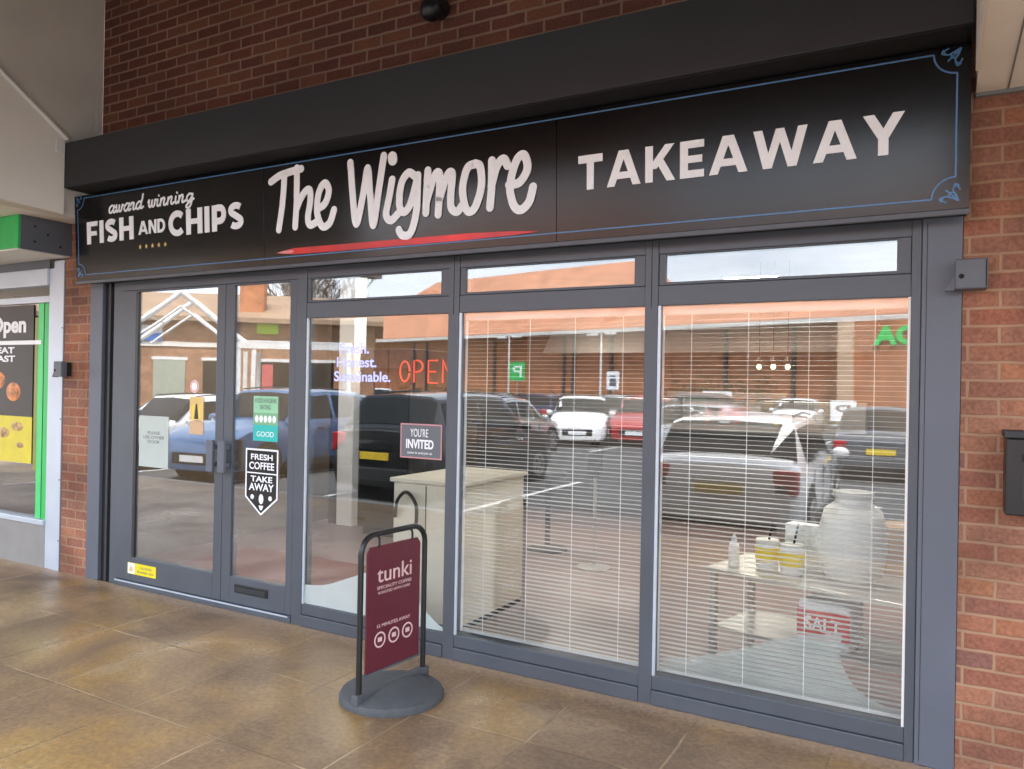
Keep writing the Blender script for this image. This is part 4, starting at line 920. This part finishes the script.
# ================================================================== CAR PARK (mirrored in the glass)
PAINT = {}
def paint(n, c, metal=.3):
    if n not in PAINT: PAINT[n] = mat(n+'_car_paint', c, .22, metal, .04, 1, coat=.8)
    return PAINT[n]
def car(label, x, y, ang, colour, kind='hatch', metal=.3, plate='Y', place='cars parked in the bays'):
    """local +x is the front of the car; origin on the road under its centre"""
    Ln, Wd, Ht = {'hatch': (4.1, 1.76, 1.46), 'suv': (4.45, 1.84, 1.62), 'saloon': (4.6, 1.80, 1.43), 'van': (4.9, 1.92, 1.95)}[kind]
    t = thing('parked_car', label, 'car', (x, y, -.17), R(ang), place)
    h = Ln/2; w_ = Wd/2; belt = Ht*.62
    hood = {'hatch': .30, 'suv': .29, 'saloon': .30, 'van': .20}[kind]*Ln
    tail = {'hatch': .06, 'suv': .05, 'saloon': .20, 'van': .02}[kind]*Ln
    hz = belt*.97
    # stations: x, width factor, belt z, roof z (== belt for bonnet and boot), roof width factor
    S_ = [(-h, .86, belt*.80, None), (-h+.07, .94, belt*.98, None)]
    if kind == 'saloon': S_ += [(-h+tail, .98, belt*1.02, None), (-h+tail+.55, 1, belt, Ht*.985)]
    else: S_ += [(-h+tail+.02, .98, belt, belt+.06), (-h+tail+.34, .99, belt, Ht*.97)]
    S_ += [(-h*.25, 1, belt, Ht), (h-hood-.62, 1, belt, Ht*.975), (h-hood+.02, .99, hz, None), (h-.42, .96, hz*.90, None), (h-.10, .88, hz*.74, None), (h, .78, hz*.60, None)]
    mb = MB(); rows = []; zb = .22
    for (sx_, wf, bz, rz_) in S_:
        ww = w_*wf; sec = [(ww*.94, zb), (ww, zb+.14), (ww*1.0, (zb+bz)/2), (ww*.975, bz)]
        if rz_ is None or rz_ < bz+.1: r_ = bz+.03 if rz_ is None else rz_; sec += [(ww*.86, r_), (ww*.55, r_+.02), (0, r_+.03)]
        else: sec += [(ww*.80, rz_-.05), (ww*.68, rz_), (0, rz_+.03)]
        rows.append([mb.bm.verts.new((sx_, -a, b)) for a, b in sec]+[mb.bm.verts.new((sx_, a, b)) for a, b in sec[-2::-1]])
    for A, B in zip(rows, rows[1:]):
        for k in range(len(A)-1): mb.bm.faces.new((A[k], A[k+1], B[k+1], B[k]))
    mb.bm.faces.new(rows[0]); mb.bm.faces.new(rows[-1][::-1])
    for A, B in zip(rows, rows[1:]): mb.bm.faces.new((A[0], B[0], B[-1], A[-1]))
    Q = [[v.co.copy() for v in r_] for r_ in rows]
    body = mb.build('body', colour, t, local=True, smooth=True)
    ri = next(i for i, s_ in enumerate(S_) if s_[3] and s_[3] > s_[2]+.1)     # first roof station
    fi = max(i for i, s_ in enumerate(S_) if s_[3] and s_[3] > s_[2]+.1)
    def quad(name, a, b, c, d, mt, off, par=None):
        a, b, c, d = [Vector(v) for v in (a, b, c, d)]; nrm = (b-a).cross(d-a).normalized()*off
        if nrm.dot((a+b+c+d)/4-Vector((0, 0, .8))) < 0: nrm = -nrm
        m2 = MB(); A = [m2.bm.verts.new(v+nrm) for v in (a, b, c, d)]; B = [m2.bm.verts.new(v-nrm*.8) for v in (a, b, c, d)]
        m2.bm.faces.new(A); m2.bm.faces.new(B[::-1])
        for i in range(4): m2.bm.faces.new((A[i], B[i], B[(i+1) % 4], A[(i+1) % 4]))
        return m2.build(name, mt, par or t, local=True)
    lerp = lambda a, b, f: a.lerp(b, f)
    def inset(a, b, c, d, fx, fz):
        a2 = lerp(lerp(a, b, fx), lerp(d, c, fx), fz); b2 = lerp(lerp(a, b, 1-fx), lerp(d, c, 1-fx), fz)
        c2 = lerp(lerp(a, b, 1-fx), lerp(d, c, 1-fx), 1-fz); d2 = lerp(lerp(a, b, fx), lerp(d, c, fx), 1-fz); return a2, b2, c2, d2
    def strip(name, A, B, off):
        off = Vector(off); a = [A[k].copy() for k in range(3, 10)]; b = [B[k].copy() for k in range(3, 10)]
        a[0] = a[0].lerp(a[1], .45); a[-1] = a[-1].lerp(a[-2], .45); b[0] = b[0].lerp(b[1], .95); b[-1] = b[-1].lerp(b[-2], .95)
        lo = [p.lerp(q_, .10)+off for p, q_ in zip(a, b)]; hi = [p.lerp(q_, .90)+off for p, q_ in zip(a, b)]
        m2 = MB(); V1 = [m2.bm.verts.new(v) for v in lo]; V2 = [m2.bm.verts.new(v) for v in hi]
        V3 = [m2.bm.verts.new(v-off*1.6) for v in lo]; V4 = [m2.bm.verts.new(v-off*1.6) for v in hi]; n_ = len(V1)
        for k in range(n_-1):
            m2.bm.faces.new((V1[k], V1[k+1], V2[k+1], V2[k])); m2.bm.faces.new((V3[k+1], V3[k], V4[k], V4[k+1]))
            m2.bm.faces.new((V1[k+1], V1[k], V3[k], V3[k+1])); m2.bm.faces.new((V2[k], V2[k+1], V4[k+1], V4[k]))
        m2.bm.faces.new((V1[0], V2[0], V4[0], V3[0])); m2.bm.faces.new((V2[-1], V1[-1], V3[-1], V4[-1]))
        return m2.build(name, M['carglass'], t, local=True)
    strip('windscreen', Q[fi+1], Q[fi], (.008, 0, .010)); strip('rear_window', Q[ri-1], Q[ri], (-.010, 0, .008))
    for s_ in (3, 9):
        u_ = 4 if s_ == 3 else 8
        quad('side_window', *inset(Q[ri][s_], Q[ri+1][s_], Q[ri+1][u_], Q[ri][u_], .06, .10), M['carglass'], .010)
        quad('side_window', *inset(Q[ri+1][s_], Q[fi][s_], Q[fi][u_], Q[ri+1][u_], .05, .10), M['carglass'], .010)
        a, b, c_ = Q[fi][s_], Q[fi+1][s_], Q[fi][u_]
        quad('side_window', a+(b-a)*.06+(c_-a)*.08, a+(b-a)*.62+(c_-a)*.05, a+(b-a)*.12+(c_-a)*.70, a+(b-a)*.04+(c_-a)*.72, M['carglass'], .010)
    for sy in (-1, 1):
        for wx in (h*.62, -h*.60):
            g = MB().rod((wx, sy*(w_-.20), .32), (wx, sy*(w_-.008), .32), .385, n=28).build('wheel_arch', M['void'], t, local=True)
            wh = MB().rod((wx, sy*(w_-.22), .32), (wx, sy*(w_+.005), .32), .325, n=28).build('wheel', M['tyre'], t, local=True, smooth=True)
            rm = MB().rod((wx, sy*(w_-.02), .32), (wx, sy*(w_+.014), .32), .215, n=24)
            rm.build('rim', M['rim'], wh, local=True, smooth=True)
            hm = MB()
            for k in range(5):
                a = k*2*math.pi/5; hm.rod((wx+.12*math.cos(a), sy*(w_+.008), .32+.12*math.sin(a)), (wx+.12*math.cos(a), sy*(w_+.0165), .32+.12*math.sin(a)), .045, n=8)
            hm.build('rim_opening', M['void'], wh, local=True)
        MB().ball((h-.22, sy*w_*.68, hz*.72), .16, 1.0, 1.05, .42).build('headlight', M['head'], t, local=True, smooth=True)
        MB().box(-h+.0, -h+.2, sy*w_*.80-.13, sy*w_*.80+.13, belt*.70, belt*(1.0 if kind != 'saloon' else .9)).build('taillight', M['tail'], t, local=True, bevel=.03)
        MB().ball((h-hood-.25, sy*(w_+.10), belt+.04), .11, .6, 1, .7).build('wing_mirror', colour, t, local=True, smooth=True)
        MB().box(-h*.05-.09, -h*.05+.09, sy*w_*.985-.012, sy*w_*.985+.012, belt-.14, belt-.11).build('door_handle', M['black'], t, local=True)
    for sy in (-1, 1):
        for xx in (h*.24, -h*.16, -h*.52):
            MB().box(xx-.006, xx+.006, sy*(w_*1.0)-.006, sy*(w_*1.0)+.004, .36, belt-.06).build('door_seam', M['void'], t, local=True)
        MB().box(-h*.42, h*.42, sy*(w_*.985)-.012, sy*(w_*.985)+.012, .20, .30).build('sill_trim', M['black'], t, local=True)
        MB().tube([(-h*.55, sy*w_*.72, Ht+.0), (-h*.2, sy*w_*.72, Ht+.03), (h*.12, sy*w_*.72, Ht-.01)], .014, 6).build('roof_rail', M['black'], t, local=True)
    MB().box(h*-1-.0, -h+.02, -w_*.35, w_*.35, .74, .77).build('tailgate_trim', M['rim'], t, local=True)
    MB().box(-h-.045, -h+.1, -w_*.72, w_*.72, .22, .33).build('lower_valance', M['black'], t, local=True, bevel=.02)
    MB().box(h-.10, h+.012, -w_*.50, w_*.50, .32, .52).build('grille', M['black'], t, local=True, bevel=.02)
    MB().box(-h-.03, -h+.12, -w_*.80, w_*.80, .24, .50).build('rear_bumper', M['housing'] if kind == 'suv' else colour, t, local=True, bevel=.03)
    MB().box(-h-.036, -h-.012, -.26, .26, .62 if kind != 'saloon' else .55, .73 if kind != 'saloon' else .66).build('number_plate', M['plateY'], t, local=True)
    MB().box(h-.002, h+.018, -.26, .26, .36, .47).build('number_plate', M['white'], t, local=True)
    return t
CW = paint('white', (.82, .83, .84), 0); CB = paint('blue', (.07, .15, .30)); CK = paint('black', (.012, .014, .018)); CS = paint('silver', (.40, .42, .44), .5)
CG = paint('grey', (.13, .14, .155)); CR = paint('red', (.38, .015, .02), .1); CN = paint('navy', (.02, .035, .09)); CC = paint('champagne', (.36, .33, .27), .4)
car('white hatchback backed up to the kerb, mirrored largest in the right hand window', -2.1, -6.85, -90, CW, 'hatch')
car('blue car facing the kerb, mirrored in the two doors', -11.35, -7.3, 84, CB, 'suv')
car('black car parked at the kerb, mirrored in the window beside the doors', -7.35, -7.55, -90, CK, 'suv')
car('white estate beyond the blue car, mirrored in the wide door', -14.2, -7.4, 90, CW, 'saloon')
car('grey saloon with yellow rear plate, mirrored at the right edge of the right window', -1.05, -15.0, -93, CG, 'saloon')
car('silver hatchback behind the white one, mirrored in the right hand window', -4.35, -13.4, -90, CS, 'hatch')
car('silver hatchback mirrored at the left of the middle window, beside the black car', -9.9, -13.6, -90, CS, 'hatch')
car('white hatchback facing the shop, mirrored in the centre of the middle window', -9.9, -18.8, 70, CW, 'hatch')
car('red hatchback mirrored at the right side of the middle window', -8.2, -20.0, 80, CR, 'hatch')
car('dark grey hatchback mirrored above the white car in the right window', -7.4, -23.4, 90, CG, 'suv')
car('navy saloon mirrored between the silver and the white hatchbacks', -13.2, -18.2, 90, CN, 'saloon')
car('champagne saloon mirrored left of the navy one', -16.2, -18.4, 90, CC, 'saloon')
car('white hatchback far off near the building, mirrored beside the white column', -31.0, -35.0, 60, CW, 'hatch')
car('dark saloon in the far row, mirrored behind the champagne saloon', -18.9, -23.6, 90, CK, 'saloon')
car('silver saloon in the far row, mirrored right of the dark saloon', -16.1, -23.3, 90, CS, 'saloon')
car('navy hatchback in the far row, mirrored above the white hatchback', -13.3, -23.5, -90, CN, 'hatch')
car('grey hatchback in the far row, mirrored above the red hatchback', -10.6, -23.2, 90, CS, 'hatch')
car('red saloon in the last row before the orange brick building', -12.6, -31.0, 90, CR, 'saloon')
car('white saloon in the last row before the orange brick building', -5.2, -31.2, 90, CW, 'saloon')
car('silver car behind the blue one, mirrored in the narrow door', -15.6, -13.0, 80, CS, 'hatch')

# ---- long orange brick store
def oriented(p0, p1): 
    d = Vector(p1)-Vector(p0); return math.atan2(d.y, d.x), d.length
sA = Vector((-39.14, -47.74)); sD = (Vector((-6.27, -38.47))-sA).normalized(); sP = sA-sD*14; p0 = sP; Ln = 68.0; ang = math.atan2(sD.y, sD.x)
def front(u, v):     # a point before the store, u metres along it and v metres out
    return (sP.x+sD.x*u-sD.y*v, sP.y+sD.y*u+sD.x*v)
t = thing('store_building', 'long orange brick store with a tiled roof across the car park, mirrored in the windows', 'building', (p0.x, p0.y, -.17), ang)
# local x along the front, -y away from us is +? front faces +y local
MB().box(0, Ln, -16, 0, 0, 5.35).build('wall', M['brickfar'], t, local=True)
MB().prism([(.9, 5.17), (.9, 5.50), (-6.0, 7.9), (-12, 5.5), (-12, 5.17)], 'X', -.6, Ln+.6).build('low_roof', M['tileroof'], t, local=True)
hr = MB(); P_ = [hr.bm.verts.new(v) for v in ((6.5, .91, 5.48), (35.5, .91, 5.48), (35.5, -16.9, 5.48), (6.5, -16.9, 5.48), (9.0, -8, 11.5), (33.0, -8, 11.2))]
for f in ((0, 1, 5, 4), (1, 2, 5), (2, 3, 4, 5), (3, 0, 4), (3, 2, 1, 0)): hr.bm.faces.new([P_[i] for i in f])
hr.build('high_roof', M['tileroof'], t, local=True)
MB().box(-.6, Ln+.6, .9, 1.05, 5.2, 5.42).build('gutter', M['whitepaint'], t, local=True)
for u in (2.0, 8.1, 16.0, 17.6, 25.4, 32.1, 32.9, 36.0, 44.0, 47.9, 51.5, 58.0, 64.0):
    MB().box(u-.09, u+.09, .002, .16, 0, 5.16).build('downpipe', M['housing'], t, local=True)
for u in (4.5, 12.0, 20.8, 28.6, 40.0): MB().box(u-.4, u+.4, .001, .10, 0, 5.16).build('brick_pier', M['brickfar'], t, local=True)
MB().box(50.7, Ln+1, .165, 1.2, 0, 5.16).build('entrance_block', M['brickfar'], t, local=True)
MB().box(50.7, 51.4, 1.202, 1.45, 0, 5.16).build('pale_pier', mat('pale_brick', (.62, .42, .28), .8), t, local=True)
def facade_text(s_, u0, u1, z0, z1, v, mt, par, name='lettering'):
    o = text(s_, 0, u1-u0, z0, z1, 0, name, mt, par, bold=.04, t=.06, local=True)
    o.rotation_euler = (0, 0, math.pi); o.location = (u1, v, 0); return o
facade_text('ASDA', 52.3, 55.9, 4.0, 4.9, 1.26, M['neongreen'], t)
MB().box(58, 63, 1.202, 1.25, .2, 3.2).build('entrance_glazing', M['carglass'], t, local=True)

# ---- lower shop row at the left with white gabled canopy
p0 = Vector((-36.0, -12.5)); p1 = Vector((-22.2, -23.5)); ang, Ln = oriented(p0, p1)
t = thing('shop_row', 'brown brick shop row with a white canopy, mirrored in the doors', 'building', (p0.x, p0.y, -.17), ang)
MB().box(0, Ln, -9, 0, 0, 4.4).build('wall', M['brickfar2'], t, local=True)
MB().prism([(.5, 4.3), (.5, 4.5), (-4.5, 6.0), (-9.5, 4.5), (-9.5, 4.3)], 'X', -.4, Ln+.4).build('roof', M['brownroof'], t, local=True)
MB().box(11.75, 12.75, -1.6, -.6, 4.5, 7.0).build('brick_tower', M['brickfar'], t, local=True)
for k, (x, w_, mt) in enumerate(((8.35, 1.3, 0), (4.2, 2.6, 0), (10.4, .9, 0), (12.7, 3.2, 0))):
    wn_ = MB().box(x, x+w_, .002, .06, .35, 2.6).build('shop_window', M['carglass'] if k else mat('grey_green_door', (.32, .35, .28), .5), t, local=True)
    MB().box(x-.08, x+w_+.08, .001, .04, 2.62, 2.75).build('window_head', M['whitepaint'], wn_, local=True)
MB().box(0, 11.6, .002, .05, 3.2, 3.4).build('pale_band', M['soffit2'], t, local=True)
MB().box(7.6, 8.7, .002, .10, 3.44, 4.10).build('white_fascia', M['whitepaint'], t, local=True)
MB().box(7.6, 8.7, .101, .13, 3.42, 3.75).build('blue_fascia', mat('blue_print', (.03, .16, .50), .5), t, local=True)
MB().box(12.6, 13.5, .002, .12, 3.85, 4.4-.03).build('lime_fascia', mat('lime_print', (.35, .60, .02), .5), t, local=True)
MB().box(12.85, 13.3, .062, .09, 1.4, 2.5).build('red_poster', mat('faded_red_print', (.50, .10, .10), .5), t, local=True)
# gabled white steel canopy in front of it
def lpt(p, q, f): return p+(q-p)*f
ca = Vector((-23.1, -11.3)); cb = Vector((-17.6, -16.6)); ang, Ln = oriented(ca, cb)
t = thing('gabled_canopy', 'white steel canopy with an open gable on slim posts, mirrored in the doors', 'canopy', (ca.x, ca.y, -.17), ang)
for x in (.24, 4.02, 4.5, 7.6):
    MB().box(x-.07, x+.07, -.07, .07, 0, 2.85).build('post', M['whitepaint'], t, local=True)
    MB().box(x-.07, x+.07, -3.07, -2.93, 0, 2.85).build('post', M['whitepaint'], t, local=True)
MB().box(3.9, 7.7, -.09, .09, 2.85, 3.05).build('edge_beam', M['whitepaint'], t, local=True)
MB().box(4.3, 7.7, -3.1, .09, 3.06, 3.12).build('flat_roof', M['whitepaint'], t, local=True)
for y in (0, -3.0):
    gb = MB()
    gb.rod((.24, y, 3.0), (2.24, y, 4.62), .085, n=8); gb.rod((2.24, y, 4.62), (4.24, y, 3.0), .085, n=8)
    gb.rod((.8, y, 3.05), (2.24, y, 4.15), .045, n=8); gb.rod((2.24, y, 4.15), (3.68, y, 3.05), .045, n=8)
    gb.build('gable_frame', M['whitepaint'], t, local=True)
for y in (-1.5,):
    pf = MB()
    for f in (.5,):
        pf.rod((.24+2.0*f, y-1.5, 3.0+1.6*f), (.24+2.0*f, y+1.5, 3.0+1.6*f), .03, n=6)
        pf.rod((4.24-2.0*f, y-1.5, 3.0+1.6*f), (4.24-2.0*f, y+1.5, 3.0+1.6*f), .03, n=6)
    pf.build('purlin', M['whitepaint'], t, local=True)

# ---- lamp posts, signs, hedges, trees
def lamp_post(x, y, label):
    t = thing('lamp_post', label, 'lamp post', (x, y, -.17), R(25), 'twin headed lamp posts of the car park')
    MB().rod((0, 0, 0), (0, 0, 4.2), .06, .04).build('pole', M['whitepaint'], t, local=True, smooth=True)
    MB().tube([(-.55, 0, 4.15), (0, 0, 4.25), (.55, 0, 4.15)], .03, 8).build('arm', M['whitepaint'], t, local=True)
    for s_ in (-1, 1): MB().box(s_*.6-.28, s_*.6+.28, -.11, .11, 4.08, 4.18).build('lamp_head', M['whitepaint'], t, local=True, bevel=.03)
lamp_post(-18.3, -29.0, 'twin headed lamp post mirrored at the left of the middle window')
lamp_post(*front(44.5, 12), 'twin headed lamp post mirrored behind the pendant lamps')
def board(x, y, z, w_, h_, mt, label, cat='sign', fs=None, fmt='white'):
    t = thing('car_park_sign', label, cat, (x, y, -.17), R(180+math.degrees(math.atan2(0-x, 3.75-0-y)) if False else 180), 'sign boards of the car park')
    MB().rod((0, .03, 0), (0, .03, z+h_/2+.17), .035).build('pole', M['steel'], t, local=True)
    MB().box(-w_/2, w_/2, -.02, .0, z-h_/2+.17, z+h_/2+.17).build('panel', M[mt], t, local=True, bevel=.01)
    if fs: text(fs, -w_*.3, w_*.3, z-h_*.3+.17, z+h_*.3+.17, -.022, 'lettering', M[fmt], t, local=True)
board(-17.6, -28.6, 2.3, .85, .9, 'green', 'green square car park sign on a pole mirrored in the middle window', fs='P')
board(-12.4, -27.8, 1.9, .6, .8, 'white', 'white upright notice on a pole mirrored in the middle window', fs='i', fmt='greybox')
board(-9.3, -24.5, 1.0, 1.1, .4, 'white', 'low white notice mirrored near the red hatchback')
board(-7.3, -25.6, 1.25, 1.1, .55, 'white', 'white trolley bay board mirrored above the dark hatchback', fs='TROLLEYS', fmt='greybox')
board(-3.1, -28.0, .85, .9, .8, 'white', 'white square board mirrored left of the grey saloon', fs='P', fmt='greybox')
def leaves(mb, c, r, n, s, rnd):
    for _ in range(n):
        d = Vector((rnd.gauss(0, 1), rnd.gauss(0, 1), rnd.gauss(0, 1))).normalized()*(rnd.random()**.5)
        p = Vector(c)+Vector((d.x*r[0], d.y*r[1], d.z*r[2])); a = Vector((rnd.uniform(-1, 1), rnd.uniform(-1, 1), rnd.uniform(-1, 1))).normalized(); b = a.orthogonal().normalized()
        q_ = [p+a*s, p+b*s*.6, p-a*s, p-b*s*.6]
        mb.bm.faces.new([mb.bm.verts.new(v) for v in q_])
def hedge(x0, y0, x1, y1, hgt, mt, label):
    rnd = random.Random(int(abs(x0*7+y0))); n = int(math.hypot(x1-x0, y1-y0)/1.3); t = thing('hedge', label, 'hedge', (x0, y0, -.17), group='low hedges before the store')
    mb = MB()
    for k in range(n+1):
        f = k/n; leaves(mb, (x0+(x1-x0)*f-x0, y0+(y1-y0)*f-y0, hgt*.5), (1.0, .7, hgt*(.45+.25*rnd.random())), 330, .09, rnd)
    mb.build('foliage', mt, t, local=True)
    st_ = MB()
    for k in range(n+1):
        f = k/n; st_.rod(((x1-x0)*f, (y1-y0)*f, 0), ((x1-x0)*f+.1, (y1-y0)*f, hgt*.6), .03, .01, 5)
    st_.build('stems', M['bark'], t, local=True)
hedge(*front(19, 3), *front(28, 3), 1.7, M['leafy'], 'yellowing hedge at the left foot of the orange brick store')
hedge(*front(43, 3), *front(47.5, 3), 2.7, M['leaf'], 'taller green bush at the foot of the store, mirrored in the right window')
hedge(*front(29, 2.6), *front(42, 2.6), 1.3, M['leaf'], 'low green hedge at the middle foot of the orange brick store')
hedge(*front(48, 2.8), *front(57, 3.4), 1.2, M['leafy'], 'low yellowing hedge at the right foot of the orange brick store')
def bare_tree(x, y, hgt, label, seed):
    rnd = random.Random(seed); t = thing('bare_tree', label, 'tree', (x, y, -.17), group='bare trees behind the shop row')
    tr = MB(); cr_ = MB()
    tr.tube([(0, 0, 0), (.1, .05, hgt*.25), (0, .1, hgt*.45)], [.22, .17, .13], 8); tr.build('trunk', M['bark'], t, local=True, smooth=True)
    def br(p, d, ln, r_, k):
        q_ = p+d*ln; cr_.rod(p, q_, r_, r_*.6, 5)
        if k == 0: return
        for _ in range(4 if k > 1 else 5):
            br(lpt(p, q_, rnd.uniform(.45, 1)), (d+Vector((rnd.uniform(-.8, .8), rnd.uniform(-.8, .8), rnd.uniform(-.2, .7)))).normalized(), ln*.66, r_*.55, k-1)
    for _ in range(5): br(Vector((0, .1, hgt*.42)), Vector((rnd.uniform(-.7, .7), rnd.uniform(-.7, .7), 1)).normalized(), hgt*.26, .09, 3)
    cr_.build('crown', M['bark'], t, local=True)
bare_tree(-30, -29, 9.5, 'bare tree right behind the shop row, mirrored in the narrow door', 3)
bare_tree(-36, -33, 10.5, 'taller bare tree further behind the shop row', 5)
bare_tree(-48, -20, 11, 'bare tree far left behind the shop row', 8)
